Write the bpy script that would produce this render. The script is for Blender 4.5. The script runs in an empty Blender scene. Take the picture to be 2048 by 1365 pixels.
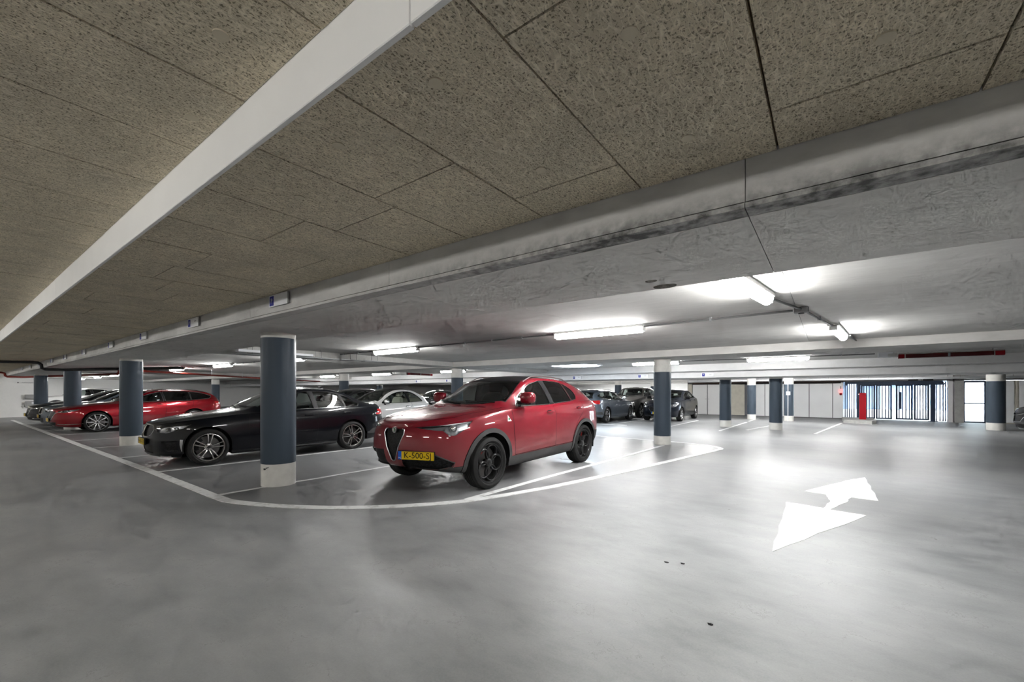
import bpy, bmesh, math, random
import numpy as np
from mathutils import Vector, Matrix
from mathutils.bvhtree import BVHTree

sc = bpy.context.scene
COL = sc.collection
PI = math.pi

# ------------------------------------------------------------------ camera
cd = bpy.data.cameras.new('camera')
cam = bpy.data.objects.new('camera', cd)
COL.objects.link(cam)
cd.sensor_width = 36.0
cd.lens = 855.0 / 2048.0 * 36.0
cd.shift_y = (785.0 - 682.5) / 2048.0
cd.clip_start = 0.05
cd.clip_end = 400
cam.location = (0, 0, 1.35)
cam.rotation_euler = (PI / 2, 0, math.atan2(0.595, 0.8037))
sc.camera = cam

# ------------------------------------------------------------------ sky (only enters through gate, door and skylight)
world = bpy.data.worlds.new('sky')
sc.world = world
world.use_nodes = True
wb_ = world.node_tree.nodes['Background']
wb_.inputs[0].default_value = (0.80, 0.90, 1.0, 1)
wb_.inputs[1].default_value = 42.0

# ------------------------------------------------------------------ exposure
sc.view_settings.view_transform = 'Standard'
sc.view_settings.look = 'None'
sc.view_settings.gamma = 1.0
sc.view_settings.use_curve_mapping = False
sc.view_settings.exposure = 1.14
try:
    sc.cycles.use_denoising = True
    sc.cycles.max_bounces = 7
    sc.cycles.use_adaptive_sampling = True
    sc.cycles.adaptive_threshold = 0.10
    sc.cycles.adaptive_min_samples = 12
    sc.cycles.diffuse_bounces = 4
    sc.cycles.glossy_bounces = 3
    sc.cycles.transparent_max_bounces = 16
    sc.cycles.sample_clamp_indirect = 8.0
    sc.cycles.caustics_reflective = False
    sc.cycles.caustics_refractive = False
except Exception:
    pass
TUBE_POWER = 66.0          # radiance of the ceiling tubes

# ------------------------------------------------------------------ materials
MATS = {}

def new_mat(name):
    m = bpy.data.materials.new(name)
    m.use_nodes = True
    MATS[name] = m
    return m, m.node_tree.nodes, m.node_tree.links, m.node_tree.nodes['Principled BSDF']

def plain(name, col, rough=0.5, metal=0.0, coat=0.0, spec=0.5, noise=0.0, bump=0.0, nscale=40.0, coat_rough=0.03):
    m, N, L, b = new_mat(name)
    b.inputs['Base Color'].default_value = (*col, 1)
    b.inputs['Roughness'].default_value = rough
    b.inputs['Metallic'].default_value = metal
    b.inputs['Specular IOR Level'].default_value = spec
    b.inputs['Specular IOR Level'].default_value = 0.12
    b.inputs['Coat Weight'].default_value = coat
    b.inputs['Coat Roughness'].default_value = coat_rough
    if noise or bump:
        tc = N.new('ShaderNodeTexCoord')
        nz = N.new('ShaderNodeTexNoise')
        nz.inputs['Scale'].default_value = nscale
        nz.inputs['Detail'].default_value = 4
        L.new(tc.outputs['Object'], nz.inputs['Vector'])
        if noise:
            r = N.new('ShaderNodeMapRange')
            r.inputs[1].default_value = 0.3
            r.inputs[2].default_value = 0.7
            r.inputs[3].default_value = 1 - noise
            r.inputs[4].default_value = 1 + noise
            L.new(nz.outputs[0], r.inputs[0])
            mx = N.new('ShaderNodeVectorMath')
            mx.operation = 'SCALE'
            mx.inputs[0].default_value = col
            L.new(r.outputs[0], mx.inputs['Scale'])
            L.new(mx.outputs[0], b.inputs['Base Color'])
        if bump:
            bp = N.new('ShaderNodeBump')
            bp.inputs['Strength'].default_value = bump
            bp.inputs['Distance'].default_value = 0.01
            L.new(nz.outputs[0], bp.inputs['Height'])
            L.new(bp.outputs[0], b.inputs['Normal'])
    return m

def emit(name, col, strength):
    m, N, L, b = new_mat(name)
    b.inputs['Base Color'].default_value = (0.9, 0.9, 0.9, 1)
    b.inputs['Emission Color'].default_value = (*col, 1)
    b.inputs['Emission Strength'].default_value = strength
    return m

def thin_glass(name, tint, refl=1.0):
    m, N, L, b = new_mat(name)
    N.remove(b)
    out = N['Material Output']
    tr = N.new('ShaderNodeBsdfTransparent')
    tr.inputs[0].default_value = (*tint, 1)
    gl = N.new('ShaderNodeBsdfGlossy')
    gl.inputs['Roughness'].default_value = 0.02
    gl.inputs[0].default_value = (refl, refl, refl, 1)
    lw = N.new('ShaderNodeLayerWeight')          # same reflectance seen from either face of the pane
    lw.inputs['Blend'].default_value = 0.5
    fr = math_node(N, L, 'ADD', math_node(N, L, 'MULTIPLY', math_node(N, L, 'POWER', lw.outputs['Facing'], 4.0), 0.85), 0.065)
    mx = N.new('ShaderNodeMixShader')
    L.new(fr, mx.inputs[0])
    L.new(tr.outputs[0], mx.inputs[1])
    L.new(gl.outputs[0], mx.inputs[2])
    L.new(mx.outputs[0], out.inputs[0])
    return m

def ramp(N, stops):
    r = N.new('ShaderNodeValToRGB')
    e = r.color_ramp.elements
    while len(e) < len(stops):
        e.new(0.5)
    for i, (p, c) in enumerate(stops):
        e[i].position = p
        e[i].color = c if len(c) == 4 else (*c, 1)
    return r

def tex_noise(N, L, vec, scale, detail=4, rough=0.55, dist=0.0):
    n = N.new('ShaderNodeTexNoise')
    n.inputs['Scale'].default_value = scale
    n.inputs['Detail'].default_value = detail
    n.inputs['Roughness'].default_value = rough
    n.inputs['Distortion'].default_value = dist
    if vec is not None:
        L.new(vec, n.inputs['Vector'])
    return n

def mapping(N, L, vec, scale=(1, 1, 1), rot=(0, 0, 0), loc=(0, 0, 0)):
    m = N.new('ShaderNodeMapping')
    m.inputs['Scale'].default_value = scale
    m.inputs['Rotation'].default_value = rot
    m.inputs['Location'].default_value = loc
    L.new(vec, m.inputs['Vector'])
    return m.outputs[0]

def math_node(N, L, op, a, b=None):
    n = N.new('ShaderNodeMath')
    n.operation = op
    for i, v in enumerate((a, b)):
        if v is None:
            continue
        if isinstance(v, (int, float)):
            n.inputs[i].default_value = v
        else:
            L.new(v, n.inputs[i])
    return n.outputs[0]

def mix_col(N, L, fac, a, b, mode='MIX'):
    n = N.new('ShaderNodeMix')
    n.data_type = 'RGBA'
    n.blend_type = mode
    for sock, v in ((n.inputs[0], fac), (n.inputs[6], a), (n.inputs[7], b)):
        if isinstance(v, (int, float)):
            sock.default_value = v
        elif isinstance(v, tuple):
            sock.default_value = (*v, 1) if len(v) == 3 else v
        else:
            L.new(v, sock)
    return n.outputs[2]

def concrete(name, lo, hi, rough=0.75, streak=(1.0, 1.0, 1.0), spots=0.0, bump=0.15, warm=None, scale=1.0):
    """mottled bare or painted concrete; colour, pores and spots of its own"""
    m, N, L, b = new_mat(name)
    g = N.new('ShaderNodeNewGeometry')
    p = mapping(N, L, g.outputs['Position'], streak)
    n1 = tex_noise(N, L, p, 1.1 * scale, 6, 0.62)
    n2 = tex_noise(N, L, p, 9.0 * scale, 5, 0.6)
    s = math_node(N, L, 'ADD', math_node(N, L, 'MULTIPLY', n1.outputs[0], 0.65), math_node(N, L, 'MULTIPLY', n2.outputs[0], 0.35))
    r = ramp(N, [(0.34, lo), (0.66, hi)])
    L.new(s, r.inputs[0])
    col = r.outputs[0]
    if warm:
        n4 = tex_noise(N, L, g.outputs['Position'], 0.55, 3, 0.5)
        rr = ramp(N, [(0.52, (0, 0, 0)), (0.72, (1, 1, 1))])
        L.new(n4.outputs[0], rr.inputs[0])
        col = mix_col(N, L, rr.outputs[0], col, warm)
    if spots:
        v = N.new('ShaderNodeTexVoronoi')
        v.inputs['Scale'].default_value = 5.2
        L.new(mapping(N, L, g.outputs['Position'], (0.55, 1.7, 1)), v.inputs['Vector'])
        n5 = tex_noise(N, L, g.outputs['Position'], 14, 3)
        d = math_node(N, L, 'ADD', v.outputs['Distance'], math_node(N, L, 'MULTIPLY', n5.outputs[0], 0.16))
        sp = ramp(N, [(0.15, (1, 1, 1)), (0.30, (0, 0, 0))])
        L.new(d, sp.inputs[0])
        col = mix_col(N, L, math_node(N, L, 'MULTIPLY', sp.outputs[0], spots), col, tuple(c * 0.45 for c in lo))
    L.new(col, b.inputs['Base Color'])
    b.inputs['Roughness'].default_value = rough
    bp = N.new('ShaderNodeBump')
    bp.inputs['Strength'].default_value = bump
    bp.inputs['Distance'].default_value = 0.01
    n3 = tex_noise(N, L, g.outputs['Position'], 60, 3)
    L.new(math_node(N, L, 'ADD', n3.outputs[0], n2.outputs[0]), bp.inputs['Height'])
    L.new(bp.outputs[0], b.inputs['Normal'])
    return m

def wood_wool():
    m, N, L, b = new_mat('wood_wool')
    g = N.new('ShaderNodeNewGeometry')
    lines = None
    for i, (scl, w, rot) in enumerate([(46, 0.045, 0.3), (58, 0.045, 1.9), (52, 0.045, 2.9)]):
        p = mapping(N, L, g.outputs['Position'], (1, 0.30, 1), (0, 0, rot), (i * 3.7, i * 1.9, i))
        n = tex_noise(N, L, p, scl, 0.0, 0.4, 0.25)
        a = math_node(N, L, 'ABSOLUTE', math_node(N, L, 'SUBTRACT', n.outputs[0], 0.5))
        r = N.new('ShaderNodeMapRange')
        r.inputs[1].default_value = 0.0
        r.inputs[2].default_value = w
        r.inputs[3].default_value = 1.0
        r.inputs[4].default_value = 0.0
        L.new(a, r.inputs[0])
        lines = r.outputs[0] if lines is None else math_node(N, L, 'MAXIMUM', lines, r.outputs[0])
    n6 = tex_noise(N, L, g.outputs['Position'], 120, 2)
    pore = ramp(N, [(0.36, (1, 1, 1)), (0.47, (0, 0, 0))])
    L.new(n6.outputs[0], pore.inputs[0])
    n7 = tex_noise(N, L, g.outputs['Position'], 2.3, 4)
    col = mix_col(N, L, lines, (0.61, 0.545, 0.420), (0.82, 0.750, 0.605))
    pf = math_node(N, L, 'MULTIPLY', pore.outputs[0], math_node(N, L, 'SUBTRACT', 0.95, math_node(N, L, 'MULTIPLY', lines, 0.75)))
    col = mix_col(N, L, pf, col, (0.18, 0.155, 0.112))
    dust = ramp(N, [(0.3, (0.86, 0.86, 0.86)), (0.7, (1.10, 1.08, 1.05))])
    L.new(n7.outputs[0], dust.inputs[0])
    col = mix_col(N, L, 1.0, col, dust.outputs[0], 'MULTIPLY')
    L.new(col, b.inputs['Base Color'])
    b.inputs['Roughness'].default_value = 0.95
    b.inputs['Specular IOR Level'].default_value = 0.15
    bp = N.new('ShaderNodeBump')
    bp.inputs['Strength'].default_value = 0.3
    bp.inputs['Distance'].default_value = 0.004
    L.new(lines, bp.inputs['Height'])
    L.new(bp.outputs[0], b.inputs['Normal'])
    return m

def floor_mat(name='power_floated_floor', tone=1.0, rlo=0.40, rhi=0.55):
    m, N, L, b = new_mat(name)
    g = N.new('ShaderNodeNewGeometry')
    P = g.outputs['Position']
    n1 = tex_noise(N, L, P, 0.42, 4, 0.5, 0.2)
    n2 = tex_noise(N, L, mapping(N, L, P, (1, 1.9, 1), (0, 0, 0.5)), 2.0, 7, 0.62, 0.1)
    n3 = tex_noise(N, L, P, 85, 3, 0.7)
    s = math_node(N, L, 'ADD', math_node(N, L, 'MULTIPLY', n1.outputs[0], 0.40), math_node(N, L, 'MULTIPLY', n2.outputs[0], 0.46))
    s = math_node(N, L, 'ADD', s, math_node(N, L, 'MULTIPLY', n3.outputs[0], 0.14))
    r = ramp(N, [(p_, tuple(tone * v_ for v_ in c_)) for p_, c_ in ((0.38, (0.182, 0.188, 0.196)), (0.49, (0.266, 0.272, 0.278)), (0.61, (0.342, 0.346, 0.349)))])
    L.new(s, r.inputs[0])
    # fine map cracking
    v = N.new('ShaderNodeTexVoronoi')
    v.feature = 'DISTANCE_TO_EDGE'
    v.inputs['Scale'].default_value = 4.2
    nd = tex_noise(N, L, P, 5.0, 5, 0.7)
    add = N.new('ShaderNodeVectorMath')
    add.operation = 'ADD'
    sc_ = N.new('ShaderNodeVectorMath')
    sc_.operation = 'SCALE'
    sc_.inputs['Scale'].default_value = 0.35
    L.new(nd.outputs['Color'], sc_.inputs[0])
    L.new(P, add.inputs[0])
    L.new(sc_.outputs[0], add.inputs[1])
    L.new(add.outputs[0], v.inputs['Vector'])
    cr = ramp(N, [(0.0, (1, 1, 1)), (0.012, (0, 0, 0))])
    L.new(v.outputs['Distance'], cr.inputs[0])
    gate = ramp(N, [(0.48, (0, 0, 0)), (0.6, (1, 1, 1))])
    L.new(n2.outputs[0], gate.inputs[0])
    cf = math_node(N, L, 'MULTIPLY', cr.outputs[0], math_node(N, L, 'MULTIPLY', gate.outputs[0], 0.6))
    col = mix_col(N, L, cf, r.outputs[0], (0.10, 0.10, 0.10))
    # few small dark specks
    v2 = N.new('ShaderNodeTexVoronoi')
    v2.inputs['Scale'].default_value = 1.7
    L.new(P, v2.inputs['Vector'])
    sp = ramp(N, [(0.016, (1, 1, 1)), (0.022, (0, 0, 0))])
    L.new(v2.outputs['Distance'], sp.inputs[0])
    col = mix_col(N, L, math_node(N, L, 'MULTIPLY', sp.outputs[0], 0.7), col, (0.05, 0.05, 0.045))
    L.new(col, b.inputs['Base Color'])
    rr = N.new('ShaderNodeMapRange')
    rr.inputs[1].default_value = 0.3
    rr.inputs[2].default_value = 0.7
    rr.inputs[3].default_value = rlo
    rr.inputs[4].default_value = rhi
    L.new(n2.outputs[0], rr.inputs[0])
    L.new(rr.outputs[0], b.inputs['Roughness'])
    b.inputs['Specular IOR Level'].default_value = 0.42
    return m

def paint_line():
    m, N, L, b = new_mat('white_floor_paint')
    g = N.new('ShaderNodeNewGeometry')
    n1 = tex_noise(N, L, g.outputs['Position'], 7, 6, 0.7)
    r = ramp(N, [(0.33, (0.47, 0.47, 0.46)), (0.5, (0.74, 0.75, 0.75))])
    L.new(n1.outputs[0], r.inputs[0])
    L.new(r.outputs[0], b.inputs['Base Color'])
    b.inputs['Roughness'].default_value = 0.45
    return m

def car_paint(name, col, flake=0.35, rough=0.32, dust=0.0, coat=1.0):
    m, N, L, b = new_mat(name)
    b.inputs['Base Color'].default_value = (*col, 1)
    b.inputs['Metallic'].default_value = flake
    b.inputs['Roughness'].default_value = rough
    b.inputs['Specular IOR Level'].default_value = 0.12
    b.inputs['Coat Weight'].default_value = coat
    b.inputs['Coat Roughness'].default_value = 0.03
    if dust:
        tc = N.new('ShaderNodeTexCoord')
        n = tex_noise(N, L, tc.outputs['Object'], 3.0, 5)
        sx = N.new('ShaderNodeSeparateXYZ')
        L.new(tc.outputs['Object'], sx.inputs[0])
        h = N.new('ShaderNodeMapRange')       # road dirt thrown up along the sills
        h.inputs[1].default_value = 0.25
        h.inputs[2].default_value = 1.0
        h.inputs[3].default_value = dust
        h.inputs[4].default_value = 0.0
        L.new(sx.outputs[2], h.inputs[0])
        f = math_node(N, L, 'MULTIPLY', h.outputs[0], math_node(N, L, 'ADD', n.outputs[0], 0.4))
        L.new(mix_col(N, L, f, (*col,), (0.24, 0.21, 0.19)), b.inputs['Base Color'])
        cw = math_node(N, L, 'SUBTRACT', 1.0, math_node(N, L, 'MULTIPLY', f, 1.6))
        cl = N.new('ShaderNodeClamp')
        L.new(cw, cl.inputs[0])
        L.new(cl.outputs[0], b.inputs['Coat Weight'])
    return m

def mesh_grille(name):
    m, N, L, b = new_mat(name)
    tc = N.new('ShaderNodeTexCoord')
    v = N.new('ShaderNodeTexVoronoi')
    v.inputs['Scale'].default_value = 60
    L.new(mapping(N, L, tc.outputs['Object'], (0.0, 0.7, 1)), v.inputs['Vector'])
    r = ramp(N, [(0.40, (0.0006, 0.0006, 0.0006)), (0.60, (0.010, 0.010, 0.011))])
    L.new(v.outputs['Distance'], r.inputs[0])
    L.new(r.outputs[0], b.inputs['Base Color'])
    b.inputs['Roughness'].default_value = 0.55
    b.inputs['Specular IOR Level'].default_value = 0.25
    return m

# ------------------------------------------------------------------ mesh helpers
class MB:
    def __init__(self):
        self.v, self.f = [], []

    def add(self, vs, fs):
        o = len(self.v)
        self.v += [tuple(map(float, p)) for p in vs]
        self.f += [tuple(i + o for i in f) for f in fs]
        return self

    def box(self, x0, x1, y0, y1, z0, z1):
        vs = [(x, y, z) for x in (x0, x1) for y in (y0, y1) for z in (z0, z1)]
        return self.add(vs, [(0, 1, 3, 2), (4, 6, 7, 5), (0, 4, 5, 1), (2, 3, 7, 6), (0, 2, 6, 4), (1, 5, 7, 3)])

    def cyl(self, p, q, r, n=16, r2=None, cap=True):
        p, q = Vector(p), Vector(q)
        r2 = r if r2 is None else r2
        d = (q - p).normalized()
        a = d.orthogonal().normalized()
        b = d.cross(a)
        vs = [p + (a * math.cos(t) + b * math.sin(t)) * r for t in [2 * PI * i / n for i in range(n)]]
        vs += [q + (a * math.cos(t) + b * math.sin(t)) * r2 for t in [2 * PI * i / n for i in range(n)]]
        fs = [(i, (i + 1) % n, n + (i + 1) % n, n + i) for i in range(n)]
        if cap:
            fs += [tuple(range(n - 1, -1, -1)), tuple(range(n, 2 * n))]
        return self.add(vs, fs)

    def lathe(self, prof, n=32, axis='z', c=(0, 0, 0), closed=False):
        vs = []
        for (r, h) in prof:
            for i in range(n):
                t = 2 * PI * i / n
                a, b2 = r * math.cos(t), r * math.sin(t)
                q = (a, b2, h) if axis == 'z' else ((a, h, b2) if axis == 'y' else (h, a, b2))
                vs.append((q[0] + c[0], q[1] + c[1], q[2] + c[2]))
        m = len(prof)
        fs = []
        for k in range(m if closed else m - 1):
            k2 = (k + 1) % m
            for i in range(n):
                j = (i + 1) % n
                fs.append((k * n + i, k * n + j, k2 * n + j, k2 * n + i))
        return self.add(vs, fs)

    def tube(self, pts, r, n=8, cap=True):
        pts = [Vector(p) for p in pts]
        vs, m = [], len(pts)
        up = None
        for i, p in enumerate(pts):
            d = (pts[min(i + 1, m - 1)] - pts[max(i - 1, 0)])
            d = d.normalized() if d.length > 1e-9 else Vector((1, 0, 0))
            if up is None:
                up = d.orthogonal().normalized()
            a = (up - d * up.dot(d))
            a = a.normalized() if a.length > 1e-6 else d.orthogonal().normalized()
            up = a
            b = d.cross(a)
            rr = r[i] if isinstance(r, (list, tuple)) else r
            vs += [p + (a * math.cos(2 * PI * k / n) + b * math.sin(2 * PI * k / n)) * rr for k in range(n)]
        fs = [(i * n + k, i * n + (k + 1) % n, (i + 1) * n + (k + 1) % n, (i + 1) * n + k) for i in range(m - 1) for k in range(n)]
        if cap:
            fs += [tuple(range(n - 1, -1, -1)), tuple((m - 1) * n + k for k in range(n))]
        return self.add(vs, fs)

    def rbox(self, c, size, e=0.35, nu=20, nv=12, rot=None):
        """super-ellipsoid: a box with soft edges"""
        def sp(t, k):
            return math.copysign(abs(t) ** k, t)
        vs = []
        R = rot or Matrix.Identity(3)
        for j in range(nv + 1):
            ph = -PI / 2 + PI * j / nv
            for i in range(nu):
                th = 2 * PI * i / nu
                p = Vector((sp(math.cos(ph), e) * sp(math.cos(th), e) * size[0] / 2,
                            sp(math.cos(ph), e) * sp(math.sin(th), e) * size[1] / 2,
                            sp(math.sin(ph), e) * size[2] / 2))
                vs.append(R @ p + Vector(c))
        fs = [(j * nu + i, j * nu + (i + 1) % nu, (j + 1) * nu + (i + 1) % nu, (j + 1) * nu + i) for j in range(nv) for i in range(nu)]
        return self.add(vs, fs)

    def prism(self, poly, axis, a, b):
        """extrude a 2D polygon: axis 'x','y' or 'z' between a and b"""
        n = len(poly)
        def P(u, v, w):
            return {'z': (u, v, w), 'y': (u, w, v), 'x': (w, u, v)}[axis]
        vs = [P(u, v, a) for u, v in poly] + [P(u, v, b) for u, v in poly]
        fs = [tuple(range(n - 1, -1, -1)), tuple(range(n, 2 * n))] + [(i, (i + 1) % n, n + (i + 1) % n, n + i) for i in range(n)]
        return self.add(vs, fs)

    def mesh(self, name, mat, smooth=False, angle=None):
        me = bpy.data.meshes.new(name)
        me.from_pydata(self.v, [], self.f)
        me.validate()
        bm = bmesh.new()
        bm.from_mesh(me)
        bmesh.ops.recalc_face_normals(bm, faces=bm.faces)
        bm.to_mesh(me)
        bm.free()
        if mat is not None:
            me.materials.append(mat)
        if smooth:
            me.polygons.foreach_set('use_smooth', [True] * len(me.polygons))
            me.set_sharp_from_angle(angle=math.radians(angle or 40))
        return me

    def build(self, name, mat, parent=None, smooth=False, angle=None, loc=None):
        return link(name, self.mesh(name, mat, smooth, angle), parent, loc)

def link(name, me, parent=None, loc=None, rotz=0.0):
    o = bpy.data.objects.new(name, me)
    COL.objects.link(o)
    if parent is not None:
        o.parent = parent
    if loc is not None:
        o.location = loc
    o.rotation_euler = (0, 0, rotz)
    return o

def tag(o, label=None, cat=None, group=None, kind=None):
    if label: o['label'] = label
    if cat: o['category'] = cat
    if group: o['group'] = group
    if kind: o['kind'] = kind
    return o

def thing(name, label, cat, loc=(0, 0, 0), rotz=0.0, group=None):
    o = link(name, None, None, loc, rotz)
    o.empty_display_size = 0.1
    return tag(o, label, cat, group)

def struct(name, mb, mat, parent=None, smooth=False):
    o = mb.build(name, mat, parent, smooth)
    if parent is None:
        o['kind'] = 'structure'
    return o

def copy_tree(o, parent=None):
    c = o.copy()
    COL.objects.link(c)
    c.parent = parent
    for ch in list(o.children):
        copy_tree(ch, c)
    return c

def text_mesh(s, size, depth=0.0):
    """flat lettering as vertices/faces in the xy plane, centred"""
    cu = bpy.data.curves.new('lettering', 'FONT')
    cu.body = s
    cu.size = size
    cu.align_x = 'CENTER'
    cu.align_y = 'CENTER'
    cu.extrude = depth
    cu.resolution_u = 3
    o = bpy.data.objects.new('lettering', cu)
    COL.objects.link(o)
    bpy.context.view_layer.update()
    me = o.evaluated_get(bpy.context.evaluated_depsgraph_get()).to_mesh()
    vs = [tuple(v.co) for v in me.vertices]
    fs = [tuple(p.vertices) for p in me.polygons]
    o.evaluated_get(bpy.context.evaluated_depsgraph_get()).to_mesh_clear()
    bpy.data.objects.remove(o)
    bpy.data.curves.remove(cu)
    return vs, fs
# ------------------------------------------------------------------ shared materials
M_FLOOR = floor_mat(tone=0.84)
M_LINE = paint_line()
M_WOOL = wood_wool()
M_JOINT = plain('panel_joint_brown_board', (0.26, 0.20, 0.12), 0.9)  # brown board behind the gaps between ceiling panels
M_FASCIA = plain('white_coated_steel', (0.87, 0.87, 0.86), 0.38, noise=0.02, nscale=3)
M_BEAM = concrete('precast_concrete', (0.30, 0.295, 0.28), (0.46, 0.455, 0.435), 0.8, (0.5, 1, 1), spots=0.0)
M_SOFFIT = concrete('concrete_soffit', (0.55, 0.543, 0.52), (0.71, 0.702, 0.675), 0.8, (0.6, 1.4, 1), spots=0.42)
M_SLAB = concrete('slab_concrete', (0.45, 0.445, 0.43), (0.58, 0.575, 0.555), 0.8, (0.5, 1.6, 1), spots=0.08)
M_WHITEWALL = concrete('white_painted_wall', (0.76, 0.76, 0.75), (0.82, 0.82, 0.81), 0.7, bump=0.05)
M_PANEL = plain('white_panel', (0.83, 0.84, 0.85), 0.5, noise=0.02, nscale=2)
M_PANELGAP = plain('panel_gap_dark', (0.16, 0.16, 0.17), 0.7)
M_CREAM = plain('cream_render', (0.60, 0.57, 0.49), 0.75, noise=0.06, nscale=5)
M_BLUE = plain('slate_blue_wrap', (0.050, 0.066, 0.086), 0.36, noise=0.03, nscale=2, spec=0.5)
M_PILLARW = plain('pillar_white_paint', (0.63, 0.62, 0.585), 0.6, noise=0.06, nscale=9, bump=0.1)
M_DARK = plain('dark_cavity', (0.012, 0.012, 0.013), 0.7)
M_BLACK = plain('black_plastic', (0.018, 0.018, 0.019), 0.45)
M_STEELBLUE = plain('dark_blue_steel', (0.030, 0.042, 0.070), 0.4)
M_GALV = plain('galvanised_steel', (0.46, 0.47, 0.48), 0.4, metal=0.75)
M_CONDUIT = plain('grey_conduit', (0.20, 0.20, 0.20), 0.5)
M_LAMPBODY = plain('lamp_housing_grey', (0.55, 0.55, 0.54), 0.5)
M_TUBE = emit('lit_lamp_diffuser', (1.0, 0.995, 0.98), TUBE_POWER)
M_LANETUBE = emit('lit_lane_lamp_diffuser', (1.0, 0.98, 0.945), TUBE_POWER * 0.62)
M_SKYDISC = emit('skylight_diffuser', (0.80, 0.90, 1.0), 16.0)
M_RED = plain('red_enamel', (0.27, 0.006, 0.012), 0.4)
M_REDDARK = plain('dark_red_display_glass', (0.085, 0.008, 0.010), 0.15, coat=0.6)
M_REDPIPE = plain('red_sprinkler_pipe', (0.22, 0.035, 0.025), 0.4)
M_BLACKPIPE = plain('black_drain_pipe', (0.02, 0.02, 0.02), 0.4)
M_SIGNBLUE = plain('sign_blue', (0.020, 0.028, 0.26), 0.4)
M_SIGNWHITE = plain('sign_white', (0.76, 0.77, 0.80), 0.4)
M_SIGNGREY = plain('sign_print_grey', (0.30, 0.31, 0.34), 0.5)
M_GREYBOX = plain('grey_cabinet', (0.30, 0.30, 0.30), 0.5)
M_KERB = concrete('kerb_concrete', (0.26, 0.26, 0.25), (0.40, 0.40, 0.385), 0.8)
M_CLEAR = thin_glass('clear_door_glass', (0.93, 0.96, 0.97))
M_GLOWRED = emit('red_beacon_lens', (1.0, 0.03, 0.03), 0.7)

XW, XL, YB, YF = -35.3, -46.0, -8.0, 27.4        # XL: the bays behind the lane reach farther left
ZN, ZC, ZU, ZS = 2.61, 2.43, 2.20, 2.36      # near ceiling, lane ceiling, beam underside, slab

# ------------------------------------------------------------------ floor and its painted markings
fl = MB()
fl.prism([(XL - .3, YB), (9.0, YB), (9.0, YF + .2), (-6.63, YF + .2), (-6.63, 45.3), (XL - .3, 45.3)], 'z', -0.25, 0.0)
floor = struct('floor', fl, M_FLOOR)

def strip(name, pts, w, z=0.008):
    """painted line: a polyline of constant width lying on the floor"""
    mb = MB()
    n = len(pts)
    L_, R_ = [], []
    for i, p in enumerate(pts):
        a = Vector(pts[max(i - 1, 0)])
        b = Vector(pts[min(i + 1, n - 1)])
        d = (b - a).normalized()
        nn = Vector((-d.y, d.x)) * w / 2
        L_.append((p[0] + nn.x, p[1] + nn.y))
        R_.append((p[0] - nn.x, p[1] - nn.y))
    vs = [(x, y, z) for x, y in L_] + [(x, y, z) for x, y in R_] + [(x, y, 0.0) for x, y in L_] + [(x, y, 0.0) for x, y in R_]
    fs = []
    for i in range(n - 1):
        fs += [(i, i + 1, n + i + 1, n + i), (i, 2 * n + i, 2 * n + i + 1, i + 1), (n + i, n + i + 1, 3 * n + i + 1, 3 * n + i)]
    fs += [(0, n, 3 * n, 2 * n), (n - 1, 3 * n - 1, 4 * n - 1, 2 * n - 1)]
    mb.add(vs, fs)
    return mb.build(name, M_LINE, floor)

def bez(p0, p1, p2, p3, n=24):
    out = []
    for i in range(n + 1):
        t = i / n
        out.append(tuple((1 - t) ** 3 * a + 3 * (1 - t) ** 2 * t * b + 3 * (1 - t) * t * t * c_ + t ** 3 * d for a, b, c_, d in zip(p0, p1, p2, p3)))
    return out

strip('border_line', [(-31.6, 2.22), (-20, 2.215), (-9.1, 2.19), (-6.45, 2.155)]
      + bez((-6.0, 2.16), (-4.95, 2.40), (-4.10, 3.05), (-3.60, 3.93), 22)
      + [(-3.40, 4.45), (-3.17, 5.2), (-2.78, 6.98), (-2.45, 8.8), (-2.13, 10.55)]
      + bez((-2.05, 10.9), (-2.0, 11.5), (-2.5, 11.75), (-3.4, 11.9), 12)[1:], 0.125)
bord = ([(-31.6, 2.22), (-20, 2.215), (-9.1, 2.19), (-6.45, 2.155)] + bez((-6.0, 2.16), (-4.95, 2.40), (-4.10, 3.05), (-3.60, 3.93), 22)
        + [(-3.40, 4.45), (-3.17, 5.2), (-2.78, 6.98), (-2.45, 8.8), (-2.13, 10.55)] + bez((-2.05, 10.9), (-2.0, 11.5), (-2.5, 11.75), (-3.4, 11.9), 12)[1:])
M_BAY = floor_mat('darker_bay_floor', 0.70, 0.28, 0.42)  # bay floor darker and smoother than the lane floor
MB().prism(bord + [(-6.0, 12.1), (-9.3, 12.2), (-31.6, 12.2)], 'z', -0.01, 0.005).build('bay_surface', M_BAY, floor)
strip('bay_line', [(-3.64, 3.96), (-3.58, 5.85), (-3.42, 9.1), (-3.36, 10.95)], 0.10, 0.007)
for i, x in enumerate([-6.42, -9.09, -11.66, -14.25, -16.8, -19.4, -22.0, -24.6, -27.2, -29.8]):
    strip('bay_line', [(x, 2.2), (x + (0.12 if i == 1 else 0.0), 7.25)], 0.075, 0.007)
strip('bay_line', [(-4.35, 7.55), (-3.52, 7.42)], 0.07)
# markings beyond the second row of pillars
strip('border_line', [(-16, 16.55), (-9.5, 16.6), (-6.6, 16.75)], 0.11)
strip('border_line', [(-9.3, 12.2), (-6.0, 12.1), (-3.4, 11.9)], 0.10)
for a, b in [((-7.35, 17.0), (-7.25, 21.6)), ((-5.0, 16.8), (-5.0, 21.6)), ((-3.05, 16.2), (-2.95, 21.6)), ((-2.35, 17.2), (-1.75, 20.6)),
             ((-.35, 16.9), (0.45, 23.4)), ((-10.0, 17.0), (-10.0, 21.6)), ((-2.95, 22.4), (-2.9, 25.2))]:
    strip('bay_line', [a, b], 0.09)
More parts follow.
